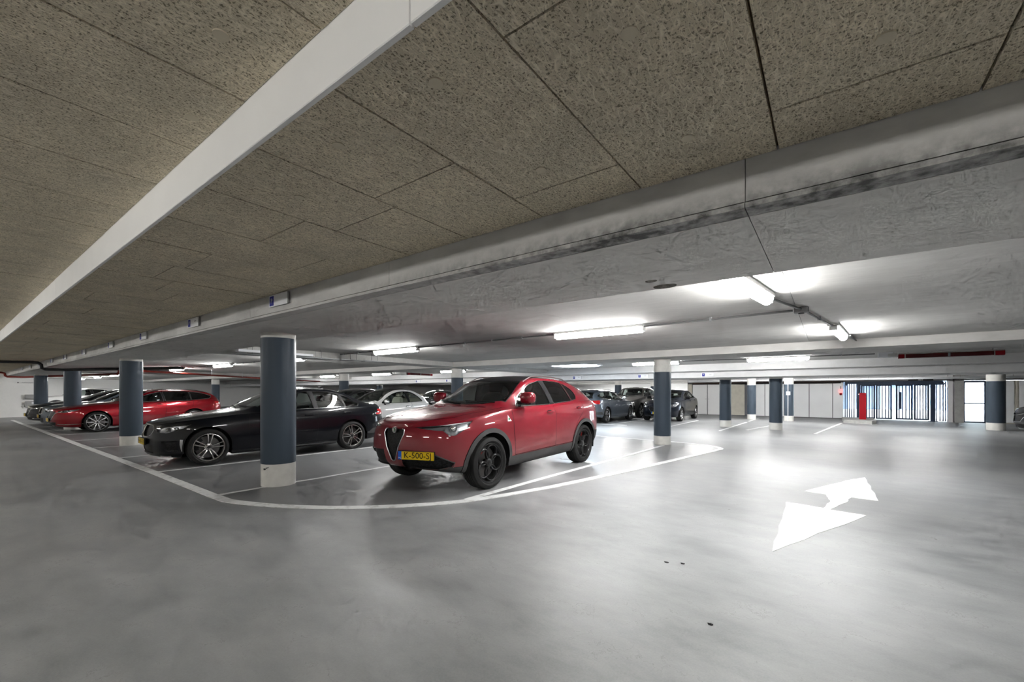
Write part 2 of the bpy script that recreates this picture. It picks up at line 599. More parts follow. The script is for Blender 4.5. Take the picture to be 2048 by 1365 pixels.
# worn double-headed direction arrow
am = MB()
def worn(poly, seg, amp, seed):
    rnd = random.Random(seed)
    out = []
    for i, p in enumerate(poly):
        q = poly[(i + 1) % len(poly)]
        for k in range(seg):
            t = k / seg
            j = 0 if k == 0 else amp
            out.append((p[0] + (q[0] - p[0]) * t + rnd.uniform(-j, j), p[1] + (q[1] - p[1]) * t + rnd.uniform(-j, j)))
    return out
am.prism(worn([(-0.381, 4.22), (0.334, 6.06), (-0.02, 6.13), (-0.06, 6.16), (-0.419, 6.218)], 7, 0.011, 3), 'z', 0.0, 0.003)
am.prism(worn([(-0.06, 6.12), (0.01, 6.11), (0.17, 6.62), (0.24, 7.0), (-0.03, 7.03), (0.02, 6.62)], 5, 0.010, 5), 'z', 0.0, 0.0028)
am.prism(worn([(-0.263, 7.058), (-0.05, 7.0), (0.498, 6.956), (0.463, 8.741), (0.30, 8.45)], 7, 0.012, 8), 'z', 0.0, 0.0032)
M_ARROW = plain('white_arrow_paint', (0.86, 0.87, 0.88), 0.5, noise=0.04, nscale=6)
am.build('arrow_marking', M_ARROW, floor)

# ------------------------------------------------------------------ ceiling over the driving lane: wood-wool panels in two heights
cl = MB()
cl.box(XW - .3, 9.0, YB, 0.80, ZN + 0.035, 3.0)
ceiling = struct('ceiling', cl, M_JOINT)
MB().box(XW - .3, 9.0, 0.825, 2.30, ZC + 0.035, 3.0).build('ceiling_backing', M_JOINT, ceiling)
PITCH, X0 = 0.6175, 0.4375
known = {0: 1.92, 1: 1.03, 2: 1.93, 3: 1.457, 4: 1.599, 5: 1.388, 6: 1.89, 7: 1.295, 8: 1.222}
rnd = random.Random(4)
for n in range(-5, 58):
    xa, xb = X0 - PITCH * n, X0 - PITCH * (n + 1)
    g = 0.0045
    yj = known.get(n, rnd.choice([1.03, 1.22, 1.39, 1.46, 1.6, 1.75, 1.91]))
    for (ya, yb_) in ((0.825, yj), (yj, 2.232)):
        z = ZC + rnd.uniform(-0.0015, 0.002)
        MB().box(xb + g, xa - g, ya + g, yb_ - g * .5, z, z + 0.034).build('ceiling_panel', M_WOOL, ceiling)
    for (ya, yb_) in ((-1.60, 0.803), (-4.04, -1.60)):
        z = ZN + rnd.uniform(-0.0015, 0.002)
        MB().box(xb + g, xa - g, ya + g, yb_ - g * .5, z, z + 0.034).build('ceiling_panel', M_WOOL, ceiling)
MB().box(XW, 9.0, YB, -4.05, ZN, ZN + 0.034).build('ceiling_panel', M_WOOL, ceiling)
M_PLUG = plain('wood_wool_plug', (0.62, 0.56, 0.435), 0.95)
pm = MB().cyl((0, 0, 0), (0, 0, 0.012), 0.026, 20).mesh('fixing_plug', M_PLUG)
for (x, y, z) in [(-1.10, 1.04, ZC), (-0.48, 1.24, ZC), (0.14, 1.72, ZC), (-1.12, 1.75, ZC), (-1.72, 0.60, ZN), (-2.34, 0.70, ZN), (-1.72, 1.05, ZC), (-2.35, 1.2, ZC), (-.48, 1.9, ZC)]:
    link('fixing_plug', pm, ceiling, (x, y, z - 0.004))
# white fascia on the step between the two ceiling heights, in lengths
for (xa, xb) in [(9.0, -0.955), (-0.957, -6.9), (-6.902, -12.8), (-12.802, -18.7), (-18.702, -24.6), (-24.602, -30.5), (-30.502, XW)]:
    fm = MB()
    fm.prism([(0.806, 2.398), (0.803, 2.401), (0.803, ZN + .02), (0.823, ZN + .02), (0.823, 2.398)], 'x', xb + .003, xa - .003)
    fm.build('ceiling_fascia', M_FASCIA, ceiling)

# ------------------------------------------------------------------ beams and slabs
def beam_mat_face():
    m, N, L, b = new_mat('stained_beam_face')
    g = N.new('ShaderNodeNewGeometry')
    n1 = tex_noise(N, L, mapping(N, L, g.outputs['Position'], (0.8, 1, 2.0)), 1.6, 6, 0.65)
    n2 = tex_noise(N, L, g.outputs['Position'], 13, 5, 0.65)
    r = ramp(N, [(0.35, (0.46, 0.455, 0.445)), (0.65, (0.62, 0.615, 0.60))])
    L.new(n1.outputs[0], r.inputs[0])
    sx = N.new('ShaderNodeSeparateXYZ')
    L.new(g.outputs['Position'], sx.inputs[0])
    h = N.new('ShaderNodeMapRange')     # damp-stain band creeping along the lower edge, only near the driveway end
    h.inputs[1].default_value = 2.21
    h.inputs[2].default_value = 2.33
    h.inputs[3].default_value = 1.0
    h.inputs[4].default_value = 0.0
    L.new(sx.outputs[2], h.inputs[0])
    xr = N.new('ShaderNodeMapRange')
    xr.inputs[1].default_value = -4.0
    xr.inputs[2].default_value = -1.4
    L.new(sx.outputs[0], xr.inputs[0])
    st = ramp(N, [(0.42, (0, 0, 0)), (0.62, (1, 1, 1))])
    L.new(math_node(N, L, 'ADD', math_node(N, L, 'MULTIPLY', n2.outputs[0], 0.55), math_node(N, L, 'MULTIPLY', n1.outputs[0], 0.5)), st.inputs[0])
    f = math_node(N, L, 'MULTIPLY', math_node(N, L, 'MULTIPLY', h.outputs[0], xr.outputs[0]), st.outputs[0])
    L.new(mix_col(N, L, f, r.outputs[0], (0.085, 0.085, 0.082)), b.inputs['Base Color'])
    b.inputs['Roughness'].default_value = 0.8
    bp = N.new('ShaderNodeBump')
    bp.inputs['Strength'].default_value = 0.2
    bp.inputs['Distance'].default_value = 0.01
    L.new(n2.outputs[0], bp.inputs['Height'])
    L.new(bp.outputs[0], b.inputs['Normal'])
    return m

M_FACE = beam_mat_face()
M_JNT = plain('dark_mortar_joint', (0.22, 0.22, 0.21), 0.9)
SEG = 2.61
beam1 = struct('beam_lane', MB().box(XL, 9.0, 2.26, 3.53, ZU + 0.03, 2.9), M_JNT)
xs = [9.0] + [-0.31 - SEG * k for k in range(-3, 18)]
xs = sorted({round(v, 3) for v in xs if v <= 9.0 and v > XL} | {XL})
for a, b in zip(xs[:-1], xs[1:]):
    g = 0.002
    o = MB().box(a + g, b - g, 2.236, 2.30, ZU + 0.034, ZC + 0.02).build('beam_face', M_FACE, beam1)
    MB().box(a + g, b - g, 2.221, 2.34, ZU, ZU + 0.024).build('edge_lip', M_FACE, beam1)
    MB().box(a + g, b - g, 2.345, 3.55, ZU, ZU + 0.03).build('soffit_plate', M_SOFFIT, beam1)
M_RUBBLE = plain('broken_mortar', (0.22, 0.21, 0.19), 0.95, noise=0.5, nscale=30)
MB().rbox((-1.05, 3.47, ZU - 0.002), (0.18, 0.10, 0.03), 0.8).build('spall_patch', M_RUBBLE, beam1)
MB().rbox((-1.09, 3.26, ZU - 0.000), (0.09, 0.06, 0.016), 0.9).build('spall_patch', M_RUBBLE, beam1)

slab = struct('slab_first_bay', MB().box(XL, 9.0, 3.5, 11.0, ZS + 0.03, 2.9), M_JNT)
for a, b in zip(xs[:-1], xs[1:]):
    MB().box(a + .002, b - .002, 3.4, 10.6, ZS, ZS + 0.035).build('slab_plate', M_SLAB, slab)
beam2 = struct('beam_second', MB().box(XL, 9.0, 10.42, 11.85, ZU + .004, 2.9), M_SLAB)
MB().box(XL, 9.0, 10.41, 10.44, ZU, ZS).build('beam_face', concrete('pale_beam_face', (0.46, 0.45, 0.43), (0.60, 0.59, 0.57), 0.8, (0.5, 1, 1)), beam2)
struct('slab_second_bay', MB().box(XL, 9.0, 11.0, 17.0, ZS, 2.9), M_SLAB)
M_PALE = concrete('pale_painted_beam', (0.58, 0.58, 0.58), (0.66, 0.66, 0.66), 0.7, bump=0.06)
struct('beam_third', MB().box(XL, 9.0, 16.85, 18.9, 1.885, 2.9), M_PALE)
struct('beam_third_ledge', MB().box(XL, 9.0, 16.45, 16.86, 2.115, 2.9), M_PALE)
struct('slab_far_bay', MB().box(XL, 9.0, 18.8, 45.3, 2.32, 2.9), M_SLAB)
for nm, y0 in (('beam_fourth', 24.9), ('beam_fifth', 31.6), ('beam_sixth', 38.4)):
    struct(nm, MB().box(XL, -6.9, y0, y0 + 1.3, 2.14, 2.9), M_SLAB)
struct('beam_cross', MB().box(-11.1, -10.2, 3.5, 16.5, ZU + .02, 2.9), M_SLAB)
struct('beam_cross', MB().box(-26.3, -25.4, 3.5, 16.5, ZU + .02, 2.9), M_SLAB)

# ------------------------------------------------------------------ walls
struct('wall_left', MB().box(XW - .3, XW, YB, 3.42, -0.1, 2.9), M_WHITEWALL)
struct('wall_left_return', MB().box(XL - .3, XW - .3, 3.12, 3.42, -0.1, 2.9), M_WHITEWALL)
struct('wall_left_far', MB().box(XL - .3, XL, 3.42, 45.3, -0.1, 2.9), M_WHITEWALL)
struct('wall_back', MB().box(XW - .3, 9.3, YB - .3, YB, -0.1, 3.0), M_WHITEWALL)
struct('wall_right', MB().box(9.0, 9.3, YB, YF + .2, -0.1, 3.0), M_WHITEWALL)
struct('wall_end', MB().box(XL, -6.63, 45.0, 45.3, -0.1, 2.9), M_WHITEWALL)
struct('wall_return', MB().box(-6.93, -6.63, YF, 45.3, -0.1, 2.9), M_WHITEWALL)
# far wall: runs of white panels, cream render, a pair of doors; openings for gate and glazed door
wf = struct('wall_far', MB().box(-6.9, 0.60, YF, YF + .2, -0.1, 2.9), M_PANELGAP)
struct('lintel', MB().box(0.60, 9.0, YF, YF + .2, 1.87, 2.9), M_PALE)
wr = struct('wall_corner', MB().box(6.05, 9.0, YF, YF + .2, -0.1, 1.86), M_CREAM)
for (a, b, m, nm) in [(-6.88, -6.66, M_CREAM, 'wall_panel'), (-5.08, -3.83, M_CREAM, 'wall_panel'), (-3.66, -2.845, M_PANEL, 'wall_panel'),
                      (-2.815, -1.70, M_PANEL, 'wall_panel'), (-1.67, -0.835, M_PANEL, 'wall_panel'), (-0.805, 0.155, M_PANEL, 'wall_panel'), (0.185, 0.60, M_PANEL, 'wall_panel'),
                      (6.08, 6.36, M_PANEL, 'wall_panel'), (6.40, 6.46, M_CREAM, 'wall_panel'), (6.50, 8.0, M_PANEL, 'wall_panel')]:
    MB().box(a, b, YF - .045, YF, 0.04, 1.84).build(nm, m, wf if a < 3 else wr)
MB().box(-6.9, 0.6, YF - .05, YF, 1.90, 2.32).build('wall_head', M_PALE, wf)
d1 = tag(MB().box(-6.63, -5.12, YF - .03, YF, 0.0, 1.84).build('door_1', M_PANELGAP), kind='structure')
for a, b in ((-6.61, -5.80), (-5.76, -5.13)):
    lf = MB().box(a, b, YF - .07, YF - .03, 0.03, 1.82).build('door_leaf', plain('white_door', (0.80, 0.80, 0.80), 0.45), d1)
    hx = b - .06 if a < -6 else a + .06
    MB().cyl((hx, YF - .13, 0.95), (hx, YF - .07, 0.95), 0.02, 12).build('door_handle', M_GALV, lf)

# glazed door frame beside the gate
gd = tag(MB().box(4.80, 4.90, YF - .02, YF + .1, 0, 1.86).build('door_2', M_STEELBLUE), kind='structure')
for bx in [(5.50, 5.60, 0, 1.86), (4.90, 6.02, 1.78, 1.86), (4.90, 5.50, 0.83, 0.88), (4.90, 6.02, 0.0, 0.05), (5.60, 6.02, 0.86, 1.02), (5.98, 6.04, 0, 1.86)]:
    MB().box(bx[0], bx[1], YF - .02, YF + .1, bx[2], bx[3]).build('door_frame', M_STEELBLUE, gd)
for bx in [(4.90, 5.50, 0.88, 1.78), (4.90, 5.50, 0.05, 0.83), (5.60, 5.98, 1.02, 1.78), (5.60, 5.98, 0.05, 0.86)]:
    MB().box(bx[0], bx[1], YF + .03, YF + .045, bx[2], bx[3]).build('glass_pane', M_CLEAR, gd)
MB().box(5.62, 5.74, YF - .08, YF - .02, 0.86, 1.0).build('door_lock', M_BLACK, gd)
# pale and bare concrete piers between gate and door
tag(MB().box(4.33, 4.47, YF - .3, YF - .002, 0, 2.32).build('pier', M_PALE), 'narrow white-painted pier between the barred gate and the bare concrete pier', 'pier')
tag(MB().box(4.50, 4.79, YF - .45, YF - .002, 0, 2.32).build('pier', M_KERB), 'square bare concrete pier beside the glazed door frame', 'pier')

# ------------------------------------------------------------------ barred gate
def bars(parent, x0, x1, n, z0, z1, y=YF + .1):
    for i in range(n):
        x = x0 + (x1 - x0) * (i + .5) / n
        MB().box(x - .017, x + .017, y - .015, y + .015, z0, z1).build('bar', M_STEELBLUE, parent)

def leaf(x0, x1, n, label):
    t = thing('gate_leaf', label, 'gate', ((x0 + x1) / 2, YF + .1, 0))
    c = (x0 + x1) / 2
    hw = (x1 - x0) / 2
    for nm, b in (('stile', (-hw, -hw + .06, 0.08, 1.70)), ('stile', (hw - .06, hw, 0.08, 1.70)), ('top_rail', (-hw, hw, 1.66, 1.72)), ('bottom_rail', (-hw, hw, 0.05, 0.11))):
        MB().box(b[0], b[1], -.025, .025, b[2], b[3]).build(nm, M_STEELBLUE, t)
    for i in range(n):
        x = -hw + .06 + (2 * hw - .12) * (i + .5) / n
        MB().box(x - .017, x + .017, -.015, .015, .1, 1.68).build('bar', M_STEELBLUE, t)
    return t
leaf(1.30, 1.84, 4, 'first barred gate leaf, behind the red post')
leaf(1.87, 2.46, 4, 'barred gate leaf hinged against the middle double stile, on the red post side')
l3 = leaf(2.60, 3.20, 4, 'barred gate leaf carrying the lock box')
MB().box(-.19, -.10, -.07, -.01, 0.55, 1.35).build('lock_box', M_STEELBLUE, l3)
leaf(3.24, 3.76, 4, 'barred gate leaf next to the thick dark gate post')
gf = thing('gate_side_grille', 'fixed side grille of thin bars by the red alarm beacon', 'grille', (0.9, YF + .1, 0))
for x in (-.22, -.14, -.05, .04, .13):
    MB().box(x - .017, x + .017, -.015, .015, 0.02, 1.84).build('bar', M_STEELBLUE, gf)
gf2 = thing('gate_side_grille', 'fixed grille of thin bars between dark gate post and white pier', 'grille', (4.1, YF + .1, 0))
for x in (-.09, .02, .12, .20):
    MB().box(x - .017, x + .017, -.015, .015, 0.02, 1.84).build('bar', M_STEELBLUE, gf2)
for (x0, x1, lab) in ((1.13, 1.27, 'dark steel gate post behind the red post'), (3.78, 3.93, 'thick dark steel gate post with a foot plate')):
    t = thing('gate_post', lab, 'post', ((x0 + x1) / 2, YF - .10, 0))
    hw = (x1 - x0) / 2
    MB().box(-hw, hw, -.08, .08, 0, 1.86).build('shaft', M_STEELBLUE, t)
    MB().box(-hw - .08, hw + .08, -.12, .12, 0, .02).build('foot_plate', M_STEELBLUE, t)
t = thing('gate_track', 'dark overhead gate track with grey motor boxes', 'gate track', (2.4, YF - .25, 1.74))
MB().box(-1.75, 1.75, -.06, .06, 0.02, 0.13).build('rail', M_STEELBLUE, t)
MB().box(-1.2, 1.85, -.03, .03, -.05, 0.02).build('lower_rail', M_STEELBLUE, t)
for a in (.55, 1.05):
    MB().box(a, a + .42, -.10, .10, .13, .24).build('motor_box', M_LAMPBODY, t)
    MB().box(a + .04, a + .38, -.11, -.10, .15, .21).build('motor_window', M_BLACK, t)

# outside: yard, facade and planting in bright daylight
M_YARD = plain('yard_paving', (0.62, 0.62, 0.60), 0.8, noise=0.05, nscale=2)
struct('ground_outside', MB().box(-6.6, 60, YF + .2, 70, -.25, -0.01), M_YARD)
fac = thing('building', 'pale building with blue-grey doors seen through the gate bars', 'building', (8, 44, 0))
MB().box(-14, 20, 0, 1, 0, 7).build('wall', plain('facade_white', (0.66, 0.67, 0.68), 0.7), fac)
M_BGREY = plain('blue_grey_cladding', (0.16, 0.21, 0.30), 0.5)
for x in (-8.2, -6.2, -4.2, -2.2):
    w = MB().box(x, x + 1.5, -.06, 0, 0.0, 2.5).build('garage_door', M_BGREY, fac)
    MB().box(x + .15, x + 1.35, -.09, -.06, 1.7, 2.2).build('pane', M_CLEAR, w)

# ------------------------------------------------------------------ pillars
def pillar(x, y, top, base, wtop, label, r=0.223):
    t = thing('pillar', label, 'pillar', (x, y, 0))
    MB().lathe([(0.0, 0), (r + .004, 0), (r + .004, base)], 40).build('white_base', M_PILLARW, t, True)
    MB().lathe([(r + .004, base), (r + .008, base + .002), (r + .008, wtop - .002), (r + .004, wtop)], 40).build('blue_wrap', M_BLUE, t, True)
    MB().lathe([(r + .004, wtop), (r + .004, top)], 40).build('white_head', M_PILLARW, t, True)
    return t
p = pillar(-6.48, 3.0, ZU, 0.325, 2.13, 'dark blue pillar with black scuff on its white base, between sedan and SUV')
sc_m = MB()
rnd = random.Random(2)
for k in range(9):
    a = math.radians(-78 + 2.6 * k)
    zz = 0.255 + k * .004 + rnd.uniform(-.006, .006)
    h_ = max(0.004, .018 - .0016 * k)
    pts = [(.2275 * math.cos(a + e), .2275 * math.sin(a + e), zz + s_) for e, s_ in ((-.02, -h_), (.03, -h_ * .5), (.03, h_ * .6), (-.02, h_ * .4))]
    sc_m.add(pts + [(q[0] * 1.006, q[1] * 1.006, q[2]) for q in pts], [(4, 5, 6, 7), (0, 1, 5, 4), (2, 3, 7, 6)])
sc_m.build('scuff_mark', M_BLACK, p)
pillar(-14.36, 3.0, ZU, 0.24, 2.14, 'dark blue pillar at the nose of the black sedan')
pillar(-22.2, 3.0, ZU, 0.24, 2.14, 'dark blue pillar rising behind the red estate bonnet')
pillar(-30.0, 3.0, ZU, 0.24, 2.14, 'dark blue pillar nearest the grey wall cabinets')
pillar(-3.47, 11.25, ZU, 0.225, 1.87, 'dark blue pillar with tall white head inside the rounded white line', 0.205)
pillar(-10.75, 11.2, ZU, 0.25, 1.87, 'blue pillar with tall white head behind the SUV windscreen', 0.205)
pillar(-17.9, 11.2, ZU, 0.25, 1.87, 'blue pillar with white head rising behind the black sedan boot', 0.205)
pillar(-25.2, 11.2, ZU, 0.25, 1.87, 'far blue pillar standing in the row behind the red estate')
pillar(-33.0, 11.2, ZU, 0.25, 1.87, 'farthest blue pillar of its row by the left wall')
pillar(-3.26, 18.5, 1.89, 0.25, 1.83, 'slim blue pillar at the end of a diagonal bay line before white doors', 0.20)
pillar(-1.53, 18.1, 1.89, 0.25, 1.83, 'slim blue pillar standing alone before the white panels', 0.20)
pillar(-3.08, 24.2, 2.32, 0.25, 1.70, 'blue pillar with grey head before the cream wall section', 0.19)
t = pillar(-1.50, 23.9, 2.32, 0.25, 1.72, 'blue pillar with a white pipe and small white notice', 0.19)
MB().cyl((-.02, -.22, 0), (-.02, -.22, 2.0), 0.012, 8).build('pipe', M_SIGNWHITE, t)
MB().box(-.09, .07, -.235, -.225, 1.22, 1.38).build('notice', M_SIGNWHITE, t)
MB().box(-.06, .04, -.237, -.235, 1.26, 1.34).build('notice_symbol', M_SIGNGREY, t)
pillar(4.79, 22.5, 2.32, 0.26, 1.74, 'thick blue pillar in front of the glazed door frame', 0.235)
for (x, y, lab) in [(-10.6, 18.5, 'blue pillar behind the grey estate roof'), (-17.9, 18.5, 'far blue pillar in the row of the hanging red display'), (-25.2, 18.5, 'far blue pillar beyond the white hatchback'),
                    (-10.6, 25.5, 'distant blue pillar beyond the dark SUV'), (-17.9, 25.5, 'distant blue pillar deep in the far bays'), (-10.6, 32.2, 'most distant blue pillar of the deep bays')]:
    pillar(x, y, 2.14 if y > 20 else 1.89, 0.25, 1.80, lab, 0.2)

# ------------------------------------------------------------------ ceiling lamps
def lamp_mesh(mat):
    body = MB().box(-.76, .76, -.068, .068, 0.047, 0.082)
    for s_ in (-1, 1):
        body.box(s_ * .748 - .014, s_ * .748 + .014, -.050, .050, -.015, .05)
    dif = MB()
    prof = [(0.062 * math.cos(a), 0.046 - 0.082 * math.sin(a)) for a in [PI * i / 10 for i in range(11)]]
    dif.prism(prof, 'x', -.73, .73)
    cl_ = [MB().box(x - .01, x + .01, -.058, .058, .03, .085).mesh('mounting_clip', M_GALV) for x in (-.44, .44)]
    return body.mesh('lamp_housing', M_LAMPBODY), dif.mesh('lamp_diffuser', mat, True, 50), *cl_
LM = lamp_mesh(M_TUBE)
LML = lamp_mesh(M_LANETUBE)
def lamp(x, y, z, rz, label, group=None, set_=LM):
    t = thing('ceiling_lamp', label, 'lamp', (x, y, z), rz, group)
    for nm, me in zip(('housing', 'diffuser', 'mounting_clip', 'mounting_clip'), set_):
        link(nm, me, t)
ZL = ZS - .085
lamp(-0.60, 4.33, ZL, PI / 2 - .13, 'lit tube lamp just behind the stained concrete beam')
lamp(0.13, 8.60, ZL, PI / 2 - .10, 'lit tube lamp beyond the cable junction box')
lamp(-2.96, 6.27, ZL, 0, 'lit tube lamp above the red SUV, on the cable run to the junction box')
lamp(-7.98, 6.29, ZL, 0, 'lit tube lamp over the gap between sedan and SUV')
lamp(-12.75, 6.25, ZL, 0, 'lit tube lamp mostly hidden behind the scuffed pillar')
lamp(-17.3, 6.1, ZL, 0, 'lit tube lamp above the red estate')
lamp(-21.8, 6.0, ZL, 0, 'lit tube lamp near the red sprinkler pipe hanger')
lamp(-27.3, 6.0, ZL, 0, 'lit tube lamp toward the left wall')
lamp(-32.2, 6.0, ZL, 0, 'added tube lamp brightening the left wall, before its corner')  # extra lamp added to brighten the left wall
for x in (-37.5, -42.5):
    lamp(x, 6.2, ZL, 0, 'lit tube lamp in the recess behind the left wall', 'lamps in the recess behind the left wall')
lamp(-4.55, 14.0, ZL, 0, 'lit tube lamp partly hidden by the white head of a pillar')
lamp(-1.17, 14.25, ZL, 0, 'lit tube lamp above the double beam, beside the pillar with the rounded line')
for x, lab in ((-18.75, 'lit tube lamp above the white hatchback'), (-23.9, 'lit tube lamp behind the sedan roof, next to a pillar'), (-13.6, 'lit tube lamp beside the pillar behind the SUV windscreen'), (-29.0, 'lit tube lamp far along the second bay')):
    lamp(x, 13.9, ZL, 0, lab)
for y in (21.6, 28.4, 35.2, 42.0):
    for x in (-9.2, -13.4, -18.6, -23.8, -29.0):
        if not (y > 40 and x < -20):
            lamp(x, y, 2.235, 0, 'small lit tube lamp far away in the deep parking bays', 'lamps of the deep parking bays')
for x in (5.5, 1.0, -3.5, -8.0, -12.5, -17.0, -21.5, -26.0, -30.5, -34.0):
    lamp(x, -2.3, ZN - .085, 0, 'lit tube lamp over the driving lane', 'lamps over the driving lane', LML)
for x, y in ((2.6, 21.0), (0.2, 21.2), (-4.6, 21.2), (-2.2, 22.4)):  # unseen lamps added behind the double beam to brighten the far wall
    lamp(x, y, 2.235, 0, 'added tube lamp brightening the far wall, hidden behind the double beam', 'added lamps before the far wall')

# round skylight
t = thing('skylight', 'round daylight skylight glowing bluish white in the ceiling', 'skylight', (-7.45, 14.0, ZS))
MB().lathe([(0.0, -.03), (.88, -.03)], 48).build('diffuser', M_SKYDISC, t)
MB().lathe([(.88, 0.0), (.88, -.045), (.96, -.045), (.96, 0.0)], 48).build('rim', M_SIGNWHITE, t, True)

# cable runs
def run(pts, label, r=0.014, group=None, mat=None):
    t = thing('conduit', label, 'conduit', (0, 0, 0), 0, group)
    MB().tube(pts, r, 8).build('pipe', mat or M_CONDUIT, t, True)
    cm = MB().box(-.012, .012, -.022, .022, -.022, .03).mesh('clip', M_GALV)
    for a, b in zip(pts[:-1], pts[1:]):
        a, b = Vector(a), Vector(b)
        n = int((b - a).length / 0.62)
        for i in range(1, n):
            p = a.lerp(b, i / n)
            link('clip', cm, t, p, math.atan2((b - a).y, (b - a).x))
    return t
zc = ZS - .03
run([(-0.52, 5.05, zc), (-0.265, 6.06, zc)], 'short cable conduit between tube lamp and junction box')
run([(-0.235, 6.21, zc), (0.04, 7.85, zc)], 'cable conduit from junction box to the far tube lamp')
run([(-2.2, 6.27, zc), (-0.345, 6.14, zc)], 'cable conduit from the junction box to the lamp over the SUV')
run([(-7.2, 6.29, zc), (-3.72, 6.27, zc)], 'long cable conduit between the lamps over SUV and sedan')
run([(-12.0, 6.27, zc), (-8.75, 6.29, zc)], 'cable conduit running into the scuffed pillar')
run([(-20.9, 6.05, zc), (-18.1, 6.12, zc)], 'cable conduit between the lamps over the red estate', 0.012)
run([(-16.5, 6.12, zc), (-13.56, 6.25, zc)], 'cable conduit above the red estate', 0.012)
run([(-3.75, 14.02, zc), (-1.95, 14.25, zc)], 'thin dark cable linking the two lamps by the pillar')
run([(-0.4, 14.25, zc), (0.95, 14.3, zc)], 'thin dark cable running to the red display')
run([(0.30, 9.4, zc), (0.42, 10.38, zc)], 'cable conduit ending at the second beam')
t = thing('junction_box', 'dark cable junction box on the ceiling between conduits', 'junction box', (-0.26, 6.13, ZS - .035))
MB().rbox((0, 0, 0), (.15, .13, .07), .25).build('box', M_CONDUIT, t, True)
MB().cyl((0, 0, -.034), (0, 0, -.042), .03, 16).build('lid_screw', M_BLACK, t)

# hanging cable tray behind the first pillar
t = thing('cable_tray', 'white cable tray hung on thin rods beneath the ceiling', 'cable tray', (0, 0, 0))
pa, pb = Vector((-10.05, 3.75, 2.16)), Vector((-9.6, 7.2, 2.16))
for off in (-.13, .13):
    MB().tube([pa + Vector((off, 0, 0)), pb + Vector((off, 0, 0))], .012, 6).build('side_rail', M_GALV, t)
nr = 12
for i in range(nr + 1):
    q = pa.lerp(pb, i / nr)
    MB().box(q.x - .13, q.x + .13, q.y - .012, q.y + .012, q.z - .008, q.z + .004).build('rung', M_GALV, t)
for i in (1, 3, 6, 9, 11):
    q = pa.lerp(pb, i / nr)
    for off in (-.13, .13):
        MB().cyl((q.x + off, q.y, q.z), (q.x + off, q.y, ZS), .005, 6).build('hanger_rod', M_CONDUIT, t)
MB().box(-9.99, -9.83, 3.75, 5.35, 2.20, 2.25).build('white_duct', M_SIGNWHITE, t)

# pipes
t = thing('drain_pipe', 'black drain pipe dropping below the lane beam at the left', 'pipe', (0, 0, 0))
MB().tube([(-24.0, -3.0, 2.34), (-21.2, 1.9, 2.34), (-21.15, 2.05, 2.33), (-21.12, 2.12, 2.27), (-21.12, 2.13, 2.16), (-21.1, 2.2, 2.12), (-20.9, 2.6, 2.11), (-16.2, 4.6, 2.11)], .045, 12).build('pipe', M_BLACKPIPE, t, True)
t = thing('drain_pipe', 'dark red drain pipe dropping along the far left wall', 'pipe', (0, 0, 0))
MB().tube([(-33.7, 0.9, 2.35), (-33.7, 2.0, 2.35), (-33.7, 2.12, 2.32), (-33.7, 2.14, 2.20), (-33.6, 2.2, 2.14), (-33.0, 2.7, 2.12), (-26.0, 4.2, 2.12), (-24.2, 4.58, 2.12), (-24.0, 4.62, 2.16), (-23.95, 4.63, 2.35)], .05, 12).build('pipe', M_REDPIPE, t, True)
t = thing('sprinkler_pipe', 'red sprinkler pipe hung below the ceiling behind the red estate', 'pipe', (0, 0, 0))
MB().tube([(-19.9, 4.4, 2.12), (-24.0, 9.3, 2.12), (-28.0, 14.5, 2.12), (-31.5, 19.5, 2.12)], .04, 10).build('pipe', M_REDPIPE, t, True)
for k in (.12, .3, .48, .66, .85):
    q = Vector((-19.9, 4.4, 2.12)).lerp(Vector((-28.0, 14.5, 2.12)), k)
    MB().cyl(q, (q.x, q.y, ZS), .008, 6).build('hanger_rod', M_SIGNWHITE, t)
# perforated cable tray along the far wall
t = thing('cable_tray', 'long perforated metal cable tray along the far wall head', 'cable tray', (0, 26.1, 1.93))
MB().box(-6.5, 8.9, -.15, .15, 0, .008).build('tray_bottom', M_GALV, t)
for y in (-.15, .15):
    MB().box(-6.5, 8.9, y - .004, y + .004, 0, .09).build('side_rail', M_GALV, t)
for x in [-6 + 1.5 * i for i in range(10)]:
    MB().cyl((x, -.15, .05), (x, -.15, .40), .006, 6).build('hanger_rod', M_CONDUIT, t)
t = thing('door_track', 'black steel track above the white wall panels', 'track', (0, YF - .12, 1.80))
MB().box(-6.6, .5, -.05, .05, 0.0, .085).build('rail', M_BLACK, t)
MB().box(-6.6, .5, -.065, -.05, 0.06, .10).build('rail_cover', plain('brown_rail_cover', (0.10, 0.05, 0.035), .5), t)
# unlit lamp and dark service boxes by the far wall
t = thing('service_box', 'grey ceiling service box before the white panels', 'box', (-.2, 25.6, 2.18))
MB().box(-.35, .35, -.12, .12, 0, .14).build('body', M_LAMPBODY, t)
MB().box(.36, .56, -.10, .10, .02, .12).build('cover', M_SIGNWHITE, t)

